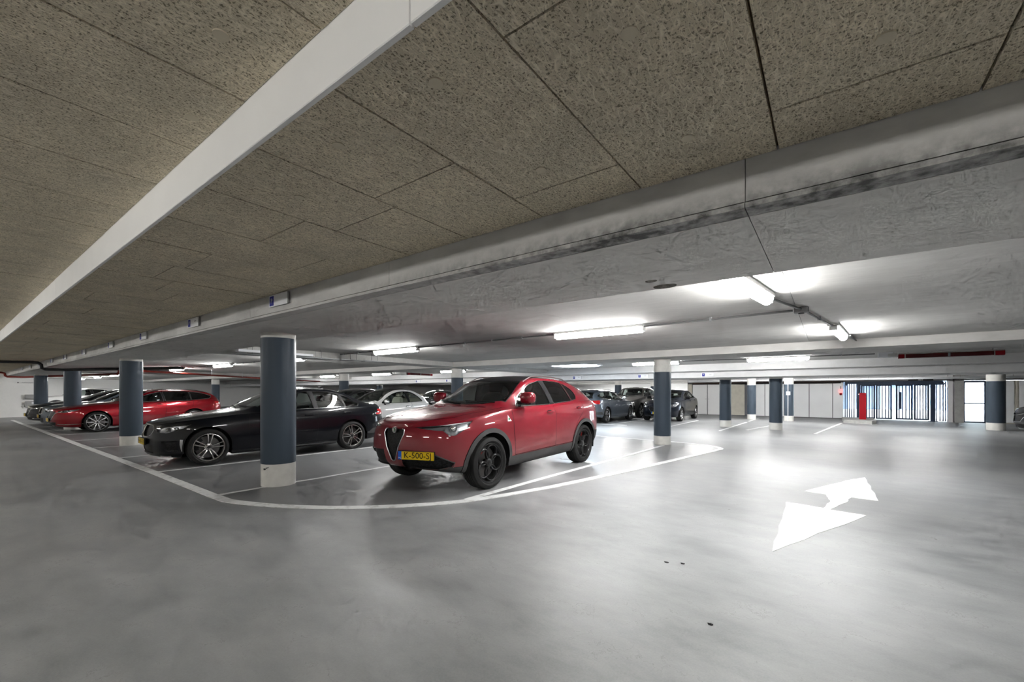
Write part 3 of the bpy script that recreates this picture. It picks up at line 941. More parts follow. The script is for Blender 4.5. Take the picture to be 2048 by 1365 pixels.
# red displays hanging under the slab
def display(x, y, z, L_, rz, label):
    t = thing('ceiling_display', label, 'display', (x, y, z), rz)
    MB().box(-L_ / 2, L_ / 2, -.05, .05, 0, .13).build('housing', M_LAMPBODY, t)
    MB().box(-L_ / 2 + .13, L_ / 2 - .17, -.062, -.05, .005, .10).build('red_window', M_REDDARK, t)
    MB().box(-L_ / 2, -L_ / 2 + .11, -.066, .06, .0, .10).build('end_cap', M_RED, t)
    MB().box(L_ / 2 - .15, L_ / 2, -.066, .06, .0, .10).build('end_cap', M_RED, t)
    MB().box(-.02, .02, -.066, -.06, .01, .09).build('joint_cover', M_SIGNGREY, t)
    for s_ in (-.4, .4):
        MB().cyl((s_ * L_, 0, .12), (s_ * L_, 0, ZS - z), .008, 6).build('hanger_rod', M_GALV, t)
display(2.32, 14.5, 2.20, 1.80, 0, 'long dark red display bar hanging near the exit lane')
display(-16.6, 14.6, 2.20, 1.6, PI / 2, 'dark red display bar hanging deep in the second bay')
t = thing('control_box', 'white ceiling control box beside the red display bar', 'box', (1.18, 14.35, 2.23))
MB().box(-.16, .12, -.09, .09, 0, .13).build('body', M_SIGNWHITE, t)
MB().box(.02, .20, -.10, -.02, .01, .09).build('cover', M_LAMPBODY, t)
t = thing('unlit_lamp', 'unlit narrow grey lamp next to the white control box', 'lamp', (0.55, 12.6, ZS - .06), PI / 2)
MB().box(-.5, .5, -.05, .05, 0, .06).build('housing', M_LAMPBODY, t)
MB().box(-.48, .48, -.04, .04, -.02, 0).build('diffuser', M_SIGNGREY, t)

# parking signs on the beams
PV, PF = text_mesh('P', 0.075)
def parking_sign(x, y, z, label, group, w=0.42, hgt=0.125, txt=True):
    t = thing('parking_sign', label, 'sign', (x, y, z), 0, group)
    MB().box(-w / 2, w / 2, -.012, 0, -hgt / 2, hgt / 2).build('plate', M_SIGNWHITE, t)
    MB().box(w / 2 - .006, w / 2 + .004, -.015, 0.0, -hgt / 2, hgt / 2).build('edge_profile', M_GALV, t)
    c = -w / 2 + .062
    MB().box(c - .046, c + .046, -.0135, -.012, -.052, .052).build('blue_square', M_SIGNBLUE, t)
    MB().add([(a + c, -.0142, b) for a, b, _ in PV], PF).build('letter_p', M_SIGNWHITE, t)
    if txt:
        MB().box(.05, .13, -.0130, -.012, .008, .020).build('small_print', M_SIGNGREY, t)
grp = 'parking signs along the lane beam'
sign_labels = {0: 'parking sign with blue P square above the bay of the red SUV', 1: 'parking sign with small print above the empty bay beside the sedan',
               2: 'parking sign on the beam above the bay of the black sedan', 3: 'parking sign above the empty bay at the sedan side of a pillar',
               4: 'parking sign just past the pillar at the sedan nose', 5: 'parking sign above the empty bay beside the crimson estate', 6: 'parking sign above the bonnet of the crimson estate'}
for i, x in enumerate([-4.78, -7.34, -9.82, -12.2, -14.95, -17.5, -19.85, -22.4, -25.0, -27.6]):
    parking_sign(x, 2.221, 2.352, sign_labels.get(i, 'small parking sign with blue P farther down the lane beam'), grp if i > 6 else None, txt=(i == 1))
for x in (-8.9, -5.95, -3.55):
    parking_sign(x, 16.45, 2.20 - .20, 'pale parking sign with tiny blue P on the double beam', 'parking signs on the double beam')
for x in (-14.3, -16.8, -19.3):
    parking_sign(x, 16.45, 2.20 - .20, 'distant parking sign on the beam above the parked hatchback', 'distant parking signs')
for o in [o for o in bpy.data.objects if o.name.startswith('parking_sign') and o.location.y > 10]:
    o.location = (o.location.x, 16.845, 1.99)

# kerb island with red post, alarm beacon
t = thing('kerb_island', 'low wedge-shaped concrete kerb island under the red post', 'kerb', (0, 0, 0))
km = MB()
top = [(0.60, 26.3), (1.50, 24.2), (1.62, 24.5), (1.62, 26.3)]
bot = [(0.45, 26.0), (0.55, 23.6), (1.50, 23.2), (1.72, 24.4), (1.72, 26.4)]
km.prism([(0.52, 26.3), (0.54, 23.85), (0.95, 23.5), (1.46, 23.3), (1.66, 24.2), (1.66, 26.3)], 'z', 0, .14)
km.build('kerb_block', M_KERB, t)
t = thing('bollard_post', 'bright red rectangular post standing on the kerb island', 'post', (1.22, 24.6, .14))
MB().box(-.115, .115, -.10, .10, 0, 1.16).build('body', M_RED, t)
MB().box(-.12, .12, -.105, .105, 1.16, 1.18).build('cap', M_RED, t)
MB().cyl((-.135, -.08, 1.1), (-.135, -.08, 1.14), .02, 10).build('reflector', M_SIGNWHITE, t)
t = thing('alarm_beacon', 'small red alarm beacon on the white wall by the gate', 'beacon', (0.50, YF - .10, 1.36))
MB().rbox((0, 0, .05), (.16, .10, .20), .6).build('lens', M_GLOWRED, t, True)
MB().rbox((0, .01, -.10), (.11, .09, .12), .6).build('base', M_RED, t, True)
MB().cyl((0, .03, .14), (0, .03, .30), .012, 8).build('conduit', M_BLACK, t)

# grey cabinets and scrawl on the left wall
for (y0, y1, z0, z1, lab) in ((2.93, 3.36, .98, 1.22, 'upper grey wall cabinet near the far left corner'), (2.95, 3.36, .54, .86, 'lower grey wall cabinet with a round gauge')):
    t = thing('wall_cabinet', lab, 'cabinet', (XW, (y0 + y1) / 2, z0))
    MB().box(0, .14, -(y1 - y0) / 2, (y1 - y0) / 2, 0, z1 - z0).build('body', M_GREYBOX, t)
    MB().box(.14, .148, -(y1 - y0) / 2 + .03, (y1 - y0) / 2 - .03, .03, z1 - z0 - .03).build('door', plain('cabinet_door_grey', (.36, .36, .36), .45), t)
    if z0 < .6:
        MB().cyl((.148, .06, .22), (.16, .06, .22), .05, 16).build('gauge', M_SIGNWHITE, t)
t = thing('wall_scrawl', 'faint grey scrawled lettering high on the left wall', 'lettering', (XW + .004, 2.95, 1.87))
sm = MB()
for k in range(5):
    y = -.12 + k * .085
    sm.tube([(0, y, -.03), (0, y + .03, .035), (0, y + .055, -.03), (0, y + .08, .02)], .006, 5)
sm.cyl((0, -.26, 0), (.004, -.26, 0), .032, 12)
sm.build('letter_strokes', plain('scrawl_grey', (.16, .15, .16), .8), t)

# litter specks on the floor
M_LEAFB = plain('dry_leaf_brown', (.36, .30, .17), .8)
for (x, y, s_, mt, lab) in [(0.13, 2.47, .022, M_LEAFB, 'small dry pale leaf lying on the floor'), (-1.03, 3.45, .016, M_BLACK, 'small dark stone on the floor between car and arrow'), (-.92, 3.50, .014, M_BLACK, 'tiny dark crumb beside a small stone'),
                        (-.55, 2.68, .014, M_BLACK, 'dark crumb of grit below the arrow tip')]:
    mb = MB()
    pts = [(s_ * (1 + .3 * math.sin(5 * a)) * math.cos(a), .7 * s_ * math.sin(a)) for a in [2 * PI * i / 11 for i in range(11)]]
    mb.add([(0, 0, .007)] + [(px_, py_, .002 + .004 * (i % 2)) for i, (px_, py_) in enumerate(pts)] + [(px_, py_, 0) for px_, py_ in pts],
           [(0, 1 + i, 1 + (i + 1) % 11) for i in range(11)] + [(1 + i, 12 + i, 12 + (i + 1) % 11, 1 + (i + 1) % 11) for i in range(11)])
    o = mb.build('floor_litter', mt)
    o.location = (x, y, 0.0)
    tag(o, lab, 'litter')
# ------------------------------------------------------------------ cars
def curve(pts):
    """monotone-ish smooth interpolation through (x, y) points"""
    X = np.array([p[0] for p in pts], float)
    Y = np.array([p[1] for p in pts], float)
    n = len(X)
    if n < 3:
        return lambda x: np.interp(x, X, Y)
    h = np.diff(X)
    d = np.diff(Y) / h
    m = np.zeros(n)
    for i in range(1, n - 1):
        if d[i - 1] * d[i] > 0:
            w1, w2 = 2 * h[i] + h[i - 1], h[i] + 2 * h[i - 1]
            m[i] = (w1 + w2) / (w1 / d[i - 1] + w2 / d[i])
    m[0], m[-1] = d[0], d[-1]
    def f(x):
        x = np.clip(np.asarray(x, float), X[0], X[-1])
        i = np.clip(np.searchsorted(X, x) - 1, 0, n - 2)
        t = (x - X[i]) / h[i]
        return ((1 + 2 * t) * (1 - t) ** 2) * Y[i] + t * (1 - t) ** 2 * h[i] * m[i] + t * t * (3 - 2 * t) * Y[i + 1] + t * t * (t - 1) * h[i] * m[i + 1]
    return f

def rounded(poly, r, n=4):
    """round the corners of a polygon"""
    out = []
    k = len(poly)
    for i in range(k):
        p, a, b = Vector(poly[i]), Vector(poly[i - 1]), Vector(poly[(i + 1) % k])
        ri = r[i] if isinstance(r, (list, tuple)) else r
        u, v = (a - p), (b - p)
        ri = min(ri, u.length * .45, v.length * .45)
        s_, e = p + u.normalized() * ri, p + v.normalized() * ri
        for j in range(n + 1):
            t = j / n
            out.append(tuple(s_ * (1 - t) ** 2 + p * 2 * t * (1 - t) + e * t * t))
    return out

def grow(poly, d):
    """offset a convex polygon outward by d"""
    P = [Vector(p) for p in poly]
    area = sum(P[i - 1].x * P[i].y - P[i].x * P[i - 1].y for i in range(len(P)))
    if area < 0:
        P.reverse()
    n = len(P)
    lines = []
    for i in range(n):
        a, b = P[i], P[(i + 1) % n]
        e = (b - a).normalized()
        nn = Vector((e.y, -e.x))
        lines.append((a + nn * d, e))
    out = []
    for i in range(n):
        (p, e), (q, f_) = lines[i - 1], lines[i]
        den = e.x * f_.y - e.y * f_.x
        if abs(den) < 1e-5:
            out.append(tuple(q))
        else:
            t = ((q.x - p.x) * f_.y - (q.y - p.y) * f_.x) / den
            r_ = p + e * t
            o_ = P[i]
            if (r_ - o_).length > 2.0 * abs(d):        # no long spikes at sharp corners
                r_ = o_ + (r_ - o_).normalized() * 2.0 * abs(d)
            out.append(tuple(r_))
    return out

SIDE = (Vector((1, 0, 0)), Vector((0, 0, 1)))
FRONT = (Vector((0, 1, 0)), Vector((0, 0, 1)))
TOP = (Vector((1, 0, 0)), Vector((0, 1, 0)))
def OBL(deg):
    """seen from the front corner, deg from straight ahead: u runs along the corner"""
    a = math.radians(deg)
    return (Vector((math.sin(a), math.cos(a), 0)), Vector((0, 0, 1)))

class Shell:
    """half of a car skin (y >= 0, nose at x = 0), cut into tagged regions"""
    def __init__(s, C):
        s.C = C
        hw = C['W'] / 2
        L_ = C['L']
        rim, bot, sil, rail = curve(C['rim']), curve(C['bot']), curve(C['sil']), curve(C['rail'])
        railw = curve(C['railw'])
        wx = curve(C.get('plan', [(0, 1), (L_, 1)]))
        F = [r[0] for r in C['rows']]
        wr = curve([(r[0], r[1]) for r in C['rows']])
        xf = curve([(r[0], r[2]) for r in C['rows']])
        xr = curve([(r[0], r[3]) for r in C['rows']])
        Lf, Lr, nf, nr = C.get('Lf', .85), C.get('Lr', .7), C.get('nf', 2.7), C.get('nr', 3.0)
        q = C.get('res', 1.0)
        nF, nS, nR = int(20 * q), int(64 * q), int(16 * q)
        nrow = int(20 * q)
        fr = np.concatenate([np.linspace(0, .12, 4)[:-1], np.linspace(.12, 1, nrow - 3)])
        cols = []
        for i in range(nF):
            t = (i / nF) ** 0.9 * PI / 2
            cols.append(('f', 1 - math.cos(t) ** (2 / nf), math.sin(t) ** (2 / nf)))
        for i in range(nS + 1):
            cols.append(('s', i / nS, 1.0))
        for i in range(nR - 1, -1, -1):
            t = (i / nR) ** 0.9 * PI / 2
            cols.append(('r', 1 - math.cos(t) ** (2 / nr), math.sin(t) ** (2 / nr)))
        nc = len(cols)
        V = []
        def hull(f, c):
            k, g, yy = c
            a, b = float(xf(f)), L_ - float(xr(f))
            x = a + (Lf - a) * g if k == 'f' else (Lf + (L_ - Lr - Lf) * g if k == 's' else b - (b - (L_ - Lr)) * g)
            zb, zr_ = float(bot(x)), float(rim(x))
            z = zb + (zr_ - zb) * f
            y = hw * float(wx(x)) * float(wr(f)) * yy
            return x, y, z
        # underbody centre, hull rows, top profile rows
        rows = []
        rows.append([(hull(0, c)[0], 0.0, hull(0, c)[2] + .02) for c in cols])
        rows.append([(hull(0, c)[0], hull(0, c)[1] * .9, hull(0, c)[2] + .012) for c in cols])
        for f in fr:
            rows.append([hull(f, c) for c in cols])
        nG, nT = int(9 * q), int(10 * q)
        prof = [[] for _ in range(3 + nG + nT)]
        bow = C.get('bow', .018)
        for c in cols:
            x, y0, z0 = hull(1.0, c)
            zc = max(float(sil(x)), z0 + .002)
            yh = .74 * y0
            zh = z0 + (zc - z0) * .70
            zr_ = float(rail(x))
            g = min(1, max(0, (zr_ - zh) / .10))
            g = g * g * (3 - 2 * g)
            zr2 = max(zr_, zh)
            zr2 = min(zr2, zc - .004 if zc - .004 > z0 else zc)
            yr = yh * (1 - g) + min(float(railw(x)) * hw * wx(x), y0 * .97) * g
            p1 = (y0 - .022 * min(1, y0 / .3), z0 + .006)
            lst = [(y0 - .008 * min(1, y0 / .3), z0 + .005), p1]
            # windows band p1 -> rail
            for k in range(1, nG + 1):
                t = k / nG
                bb = bow * 4 * t * (1 - t) * g
                lst.append((p1[0] + (yr - p1[0]) * t + bb, p1[1] + (zr2 - p1[1]) * t + bb * .25))
            # roof crown
            for k in range(1, nT + 2):
                t = k / (nT + 1)
                u = 1 - t
                sh = t * (2 - t)
                ex = C.get('crown', 2.2)
                lst.append((yr * u, zr2 + (zc - zr2) * (1 - u ** ex)))
            for k, p in enumerate(lst):
                prof[k].append((x, p[0], p[1]))
        rows += [p for p in prof if p]
        nrw = len(rows)
        V = [p for r in rows for p in r]
        Fc = []
        for r in range(nrw - 1):
            for c in range(nc - 1):
                Fc.append((r * nc + c, r * nc + c + 1, (r + 1) * nc + c + 1, (r + 1) * nc + c))
        bm = bmesh.new()
        vs = [bm.verts.new(v) for v in V]
        s.tag = bm.faces.layers.int.new('part')
        for f in Fc:
            try:
                bm.faces.new([vs[i] for i in f])
            except ValueError:
                pass
        bmesh.ops.remove_doubles(bm, verts=bm.verts, dist=1e-5)
        bmesh.ops.dissolve_degenerate(bm, edges=bm.edges, dist=1e-6)
        for f in bm.faces:
            f.normal_update()
        # outward orientation
        cen = Vector((L_ / 2, 0, .6))
        side = [f for f in bm.faces if abs(f.calc_center_median().x - L_ / 2) < .4 and f.calc_center_median().y > hw * .9]
        if sum(f.normal.y for f in side) < 0:
            bmesh.ops.reverse_faces(bm, faces=bm.faces)
        bm.normal_update()
        s.nl = bm.verts.layers.float_vector.new('nrm')
        # vertex normals, with the seam at y = 0 kept in the mirror plane
        for v in bm.verts:
            n = v.normal.copy()
            if abs(v.co.y) < 1e-5:
                n.y = 0
            v[s.nl] = n.normalized() if n.length > 1e-6 else Vector((0, 0, 1))
        s.bm = bm
        s.bvh = BVHTree.FromBMesh(bm)
        s.names = {0: 'body'}

    def hit(s, o, d):
        r = s.bvh.ray_cast(Vector(o), Vector(d).normalized())
        return (r[0], r[1]) if r[0] is not None else (None, None)

    def at_side(s, x, z):
        p, n = s.hit((x, 3, z), (0, -1, 0))
        return p or Vector((x, s.C['W'] / 2, z)), n or Vector((0, 1, 0))

    def at_front(s, y, z):
        p, n = s.hit((-3, max(y, 1e-4), z), (1, 0, 0))
        return p or Vector((0, y, z)), n or Vector((-1, 0, 0))

    def at_rear(s, y, z):
        p, n = s.hit((s.C['L'] + 3, max(y, 1e-4), z), (-1, 0, 0))
        return p or Vector((s.C['L'], y, z)), n or Vector((1, 0, 0))

    def at_top(s, x, y):
        p, n = s.hit((x, max(y, 1e-4), 4), (0, 0, -1))
        return p or Vector((x, y, 1)), n or Vector((0, 0, 1))

    def carve(s, name, poly, proj, pred=None, src=(0,)):
        """cut the convex polygon out of the skin and tag it"""
        bm, T = s.bm, s.tag
        a, b = proj
        tid = next((k for k, v in s.names.items() if v == name), None)
        if tid is None:
            tid = max(s.names) + 1
            s.names[tid] = name
        src = {k for k, v in s.names.items() if k in src or v in src}
        P = [Vector(p) for p in poly]
        area = sum(P[i - 1].x * P[i].y - P[i].x * P[i - 1].y for i in range(len(P)))
        if area < 0:
            P.reverse()
        lo = Vector((min(p.x for p in P), min(p.y for p in P)))
        hi = Vector((max(p.x for p in P), max(p.y for p in P)))
        faces = []
        for f in bm.faces:
            if f[T] not in src:
                continue
            us = [v.co.dot(a) for v in f.verts]
            ws = [v.co.dot(b) for v in f.verts]
            if max(us) < lo.x or min(us) > hi.x or max(ws) < lo.y or min(ws) > hi.y:
                continue
            if pred and not pred(f.calc_center_median(), f.normal):
                continue
            faces.append(f)
        n = len(P)
        for i in range(n):
            if not faces:
                return
            p, q = P[i], P[(i + 1) % n]
            e = q - p
            if e.length < 1e-6:
                continue
            n2 = Vector((e.y, -e.x)).normalized()       # outward
            n3 = a * n2.x + b * n2.y
            co = a * p.x + b * p.y
            es = {ed for f in faces for ed in f.edges}
            vs = {v for f in faces for v in f.verts}
            r = bmesh.ops.bisect_plane(bm, geom=list(faces) + list(es) + list(vs), dist=1e-5, plane_co=co, plane_no=n3)
            fs = {g for g in r['geom'] if isinstance(g, bmesh.types.BMFace)} | {f for f in faces if f.is_valid}
            faces = [f for f in fs if f.is_valid and (f.calc_center_median() - co).dot(n3) < 1e-7]
        for f in faces:
            f[T] = tid

    def line(s, name, pts, proj, w=.007, pred=None, src=(0,)):
        for p, q in zip(pts[:-1], pts[1:]):
            p, q = Vector(p), Vector(q)
            e = (q - p).normalized()
            nn = Vector((-e.y, e.x)) * w / 2
            s.carve(name, [p + nn - e * w * .3, q + nn + e * w * .3, q - nn + e * w * .3, p - nn - e * w * .3], proj, pred, src)

    def part(s, name, tags, mat, parent, sides=False, off=0.0, recess=0.0, dirv=None, flip=False):
        """mesh from tagged faces: one object over both halves, or one per side"""
        tags = {k for k, v in s.names.items() if v in tags}
        fs = [f for f in s.bm.faces if f[s.tag] in tags]
        if not fs:
            return None
        def build(sgns):
            idx, V, Nn, Fc = {}, [], [], []
            for sg in sgns:
                loc = {}
                for f in fs:
                    ids = []
                    for v in f.verts:
                        key = v.index if (abs(v.co.y) > 1e-5 or True) else v.index
                        k = (v, 0 if abs(v.co.y) < 1e-5 else sg)
                        if k not in idx:
                            nn = Vector(v[s.nl])
                            nn = nn.normalized() if nn.length > 1e-6 else Vector((0, 0, 1))
                            p = v.co + nn * off
                            idx[k] = len(V)
                            V.append((p.x, p.y * sg, p.z))
                            Nn.append((nn.x, nn.y * sg, nn.z))
                        ids.append(idx[k])
                    if sg < 0:
                        ids.reverse()
                    if len(set(ids)) > 2:
                        Fc.append(tuple(dict.fromkeys(ids)))
                if recess:
                    pass
            if recess:
                cnt = {}
                for f in Fc:
                    for i in range(len(f)):
                        e = (f[i - 1], f[i])
                        cnt[tuple(sorted(e))] = cnt.get(tuple(sorted(e)), []) + [e]
                base = len(V)
                nv = len(V)
                for i in range(nv):
                    if dirv is not None:
                        d = Vector((dirv[0], dirv[1] * (1 if V[i][1] >= 0 else -1), dirv[2]))
                    else:
                        d = -Vector(Nn[i])
                    V.append(tuple(Vector(V[i]) + d * recess))
                    Nn.append(Nn[i])
                walls = [(e[0][0], e[0][1], e[0][1] + base, e[0][0] + base) for e in cnt.values() if len(e) == 1]
                Fc2 = [tuple(i + base for i in f) for f in Fc] + walls
                return V, Nn, Fc2, len(Fc)
            if flip:
                Fc = [tuple(reversed(f)) for f in Fc]
                Nn = [tuple(-c for c in n) for n in Nn]
            return V, Nn, Fc, len(Fc)
        outs = []
        for sg in (((1,), (-1,)) if sides else ((1, -1),)):
            V, Nn, Fc, nsm = build(sg)
            me = bpy.data.meshes.new(name)
            me.from_pydata(V, [], Fc)
            me.materials.append(mat)
            me.polygons.foreach_set('use_smooth', [i < nsm for i in range(len(me.polygons))])
            if not recess:
                me.normals_split_custom_set_from_vertices(Nn)
            outs.append(link(name, me, parent))
        return outs if sides else outs[0]

# ---- wheels
def tyre_mesh(r, w, rim_r):
    h = w / 2
    prof = [(rim_r + .004, -h * .72), (rim_r + .012, -h * .82), (rim_r + (r - rim_r) * .35, -h * .99), (r - .055, -h * 1.0), (r - .028, -h * .93), (r - .010, -h * .82), (r - .002, -h * .66)]
    k = 0
    y = -h * .60
    for g in (-.42, -.14, .14, .42):
        prof += [(r, h * (g - .11)), (r - .009, h * (g - .10)), (r - .009, h * (g - .05)), (r, h * (g - .04))]
    prof += [(p[0], -p[1]) for p in reversed(prof[:7])]
    mb = MB().lathe(prof, 64, 'y')
    return mb

def rim_meshes(style, R, w, mats):
    """list of (name, mesh) for a wheel facing +y; hub at origin"""
    out = []
    yo = w * .36
    barrel = MB().lathe([(R + .004, yo + .012), (R + .006, yo + .004), (R - .008, yo - .004), (R - .016, yo - .012), (R - .022, yo - .05), (R - .028, -w * .35), (R + .004, -w * .38)], 64, 'y')
    out.append(('rim_barrel', barrel.mesh('rim_barrel', mats['rim_dark'] if style != 'five_hole' else mats['rim'], True, 35)))
    lip = MB().lathe([(R + .006, yo + .006), (R + .006, yo + .014), (R - .004, yo + .016), (R - .012, yo + .006), (R - .014, yo - .006)], 64, 'y')
    out.append(('rim_lip', lip.mesh('rim_lip', mats['rim'], True, 35)))
    sp = MB()
    face = []
    def spoke(a0, a1, w0, w1, r0, r1, y0, y1, th=.022):
        c0, c1 = Vector((math.cos(a0), 0, math.sin(a0))), Vector((math.cos(a1), 0, math.sin(a1)))
        p, q = c0 * r0, c1 * r1
        d = (q - p).normalized()
        n = Vector((-d.z, 0, d.x))
        vs = []
        for t in (0, .33, .66, 1.0):
            b = p.lerp(q, t)
            ww = (w0 + (w1 - w0) * t) / 2
            yy = y0 + (y1 - y0) * t + .012 * math.sin(PI * t)
            vs += [b + n * ww * .72 + Vector((0, yy, 0)), b + n * ww + Vector((0, yy - .008, 0)), b + n * ww * .9 + Vector((0, yy - th - .01, 0)),
                   b - n * ww * .9 + Vector((0, yy - th - .01, 0)), b - n * ww + Vector((0, yy - .008, 0)), b - n * ww * .72 + Vector((0, yy, 0))]
        fs = [(6 * k + i, 6 * k + (i + 1) % 6, 6 * (k + 1) + (i + 1) % 6, 6 * (k + 1) + i) for k in range(3) for i in range(6)]
        m = MB()
        m.add(vs, fs + [(5, 4, 3, 2, 1, 0), (18, 19, 20, 21, 22, 23)])
        return m
    if style == 'five_hole':
        rc = R * .54
        rr = R * .385
        for k in range(5):
            a = 2 * PI * k / 5 + PI / 2
            cx_, cz_ = rc * math.cos(a), rc * math.sin(a)
            m = MB()
            ring = [(rr + .012, -.012), (rr + .013, .0), (rr + .004, .009), (rr - .005, .006), (rr - .009, -.02), (rr + .012, -.028)]
            vs, n = [], 40
            for (q, h) in ring:
                for i in range(n):
                    t = 2 * PI * i / n
                    x_, z_ = cx_ + q * math.cos(t), cz_ + q * math.sin(t)
                    rad = math.hypot(x_, z_)
                    if rad > R - .006:
                        x_, z_ = x_ * (R - .006) / rad, z_ * (R - .006) / rad
                    vs.append((x_, yo - .020 + h + .022 * (rad / R) ** 2, z_))
            m.add(vs, [(j * n + i, j * n + (i + 1) % n, ((j + 1) % 6) * n + (i + 1) % n, ((j + 1) % 6) * n + i) for j in range(6) for i in range(n)])
            out.append(('spoke_ring', m.mesh('spoke_ring', mats['rim'], True, 50)))
            face.append(a)
        hub = MB().lathe([(0, yo - .004), (.052, yo - .006), (.062, yo - .014), (.066, yo - .05)], 24, 'y')
    elif style == 'double':
        for k in range(5):
            a = 2 * PI * k / 5 + PI / 2
            for sg in (-1, 1):
                m = spoke(a + sg * .30, a + sg * .165, .020, .030, .058, R - .008, yo - .014, yo)
                out.append(('spoke', m.mesh('spoke', mats['rim'], True, 45)))
        hub = MB().lathe([(0, yo - .012), (.038, yo - .012), (.066, yo - .016), (.072, yo - .05)], 24, 'y')
    else:
        n = 10 if style == 'ten' else (7 if style == 'seven' else 5)
        for k in range(n):
            a = 2 * PI * k / n + PI / 2
            ww = {10: (.026, .046), 7: (.036, .05), 5: (.052, .07)}[n]
            m = spoke(a, a + (.06 if n == 7 else 0), ww[0], ww[1], .05, R - .008, yo - .012, yo)
            out.append(('spoke', m.mesh('spoke', mats['rim'], True, 45)))
        hub = MB().lathe([(0, yo - .010), (.045, yo - .012), (.062, yo - .018), (.066, yo - .05)], 24, 'y')
    out.append(('hub', hub.mesh('hub', mats['rim'], True, 45)))
    out.append(('centre_cap', MB().lathe([(0, yo + .002), (.024, yo), (.030, yo - .006)], 20, 'y').mesh('centre_cap', mats['cap'], True)))
    bolts = MB()
    for k in range(5):
        a = 2 * PI * (k + .5) / 5 + PI / 2
        bolts = MB().cyl((.046 * math.cos(a), yo - .02, .046 * math.sin(a)), (.046 * math.cos(a), yo - .006, .046 * math.sin(a)), .008, 6)
        out.append(('wheel_bolt', bolts.mesh('wheel_bolt', mats['rim_dark'])))
    out.append(('brake_disc', MB().lathe([(.05, -.005), (R * .80, -.005), (R * .80, -.03), (.05, -.03)], 40, 'y', closed=True).mesh('brake_disc', mats['disc'], True, 30)))
    ca = MB()
    arc = [PI * .12 + PI * .42 * i / 8 - PI * .25 for i in range(9)]
    vs = [((R * q) * math.cos(t), h, (R * q) * math.sin(t)) for t in arc for q, h in ((.58, .012), (.86, .012), (.86, -.05), (.58, -.05))]
    ca.add(vs, [(4 * k + i, 4 * k + (i + 1) % 4, 4 * (k + 1) + (i + 1) % 4, 4 * (k + 1) + i) for k in range(8) for i in range(4)] + [(3, 2, 1, 0), (32, 33, 34, 35)])
    out.append(('brake_caliper', ca.mesh('brake_caliper', mats['caliper'], True, 35)))
    return out

CM = dict(
    tyre=plain('tyre_rubber', (0.022, 0.022, 0.022), 0.75, noise=0.15, nscale=14, bump=0.15),
    trim=plain('black_car_trim', (0.016, 0.016, 0.017), 0.4),
    clad=plain('grey_plastic_cladding', (0.060, 0.060, 0.060), 0.6, noise=0.1, nscale=6),
    chrome=plain('chrome_trim', (0.78, 0.78, 0.78), 0.13, metal=1.0),
    satin=plain('satin_chrome', (0.55, 0.55, 0.56), 0.28, metal=1.0),
    gap=plain('shut_line_shadow', (0.006, 0.006, 0.006), 0.8),
    lining=plain('cabin_lining', (0.030, 0.030, 0.031), 0.85),
    under=plain('underbody_black', (0.012, 0.012, 0.012), 0.8),
    seat=plain('dark_seat_cloth', (0.035, 0.034, 0.034), 0.8),
    seat_light=plain('ivory_seat_leather', (0.50, 0.47, 0.40), 0.55),
    glass=thin_glass('car_glass_clear', (0.62, 0.68, 0.66)),
    glass_dark=thin_glass('car_glass_privacy', (0.10, 0.105, 0.11)),
    lens=thin_glass('lamp_lens_clear', (0.95, 0.95, 0.95), 0.9),
    lampin=plain('headlamp_reflector', (0.35, 0.36, 0.38), 0.22, metal=0.9),
    lampgrey=plain('headlamp_grey_bezel', (0.34, 0.35, 0.37), 0.25, metal=0.7),
    lampdark=plain('headlamp_dark_bezel', (0.03, 0.03, 0.033), 0.3),
    drl=plain('daytime_light_strip', (0.78, 0.80, 0.82), 0.25),
    tail=plain('red_tail_lamp', (0.34, 0.008, 0.010), 0.15, coat=1.0),
    plate=plain('yellow_plate', (0.62, 0.42, 0.015), 0.4),
    plate_blue=plain('plate_blue_band', (0.02, 0.10, 0.45), 0.4),
    ink=plain('plate_black_ink', (0.012, 0.012, 0.010), 0.5),
    white=plain('badge_white', (0.80, 0.80, 0.78), 0.35),
    green=plain('badge_green', (0.02, 0.20, 0.07), 0.4),
    mesh=mesh_grille('grille_mesh'),
    mirror=plain('mirror_glass', (0.6, 0.62, 0.64), 0.03, metal=1.0),
    rim_silver=plain('alloy_silver', (0.52, 0.52, 0.53), 0.25, metal=0.9),
    rim_grey=plain('alloy_machined', (0.42, 0.41, 0.40), 0.24, metal=0.9),
    rim_dark=plain('alloy_anthracite', (0.035, 0.035, 0.036), 0.30, metal=0.5),
    rim_black=plain('alloy_well_black', (0.014, 0.014, 0.014), 0.45),
    disc=plain('brake_disc_steel', (0.11, 0.108, 0.105), 0.4, metal=0.8),
    cal_black=plain('caliper_black', (0.02, 0.02, 0.02), 0.4),
    cal_red=plain('caliper_red', (0.30, 0.015, 0.012), 0.4),
)

def plate_text(s_, size):
    return text_mesh(s_, size)

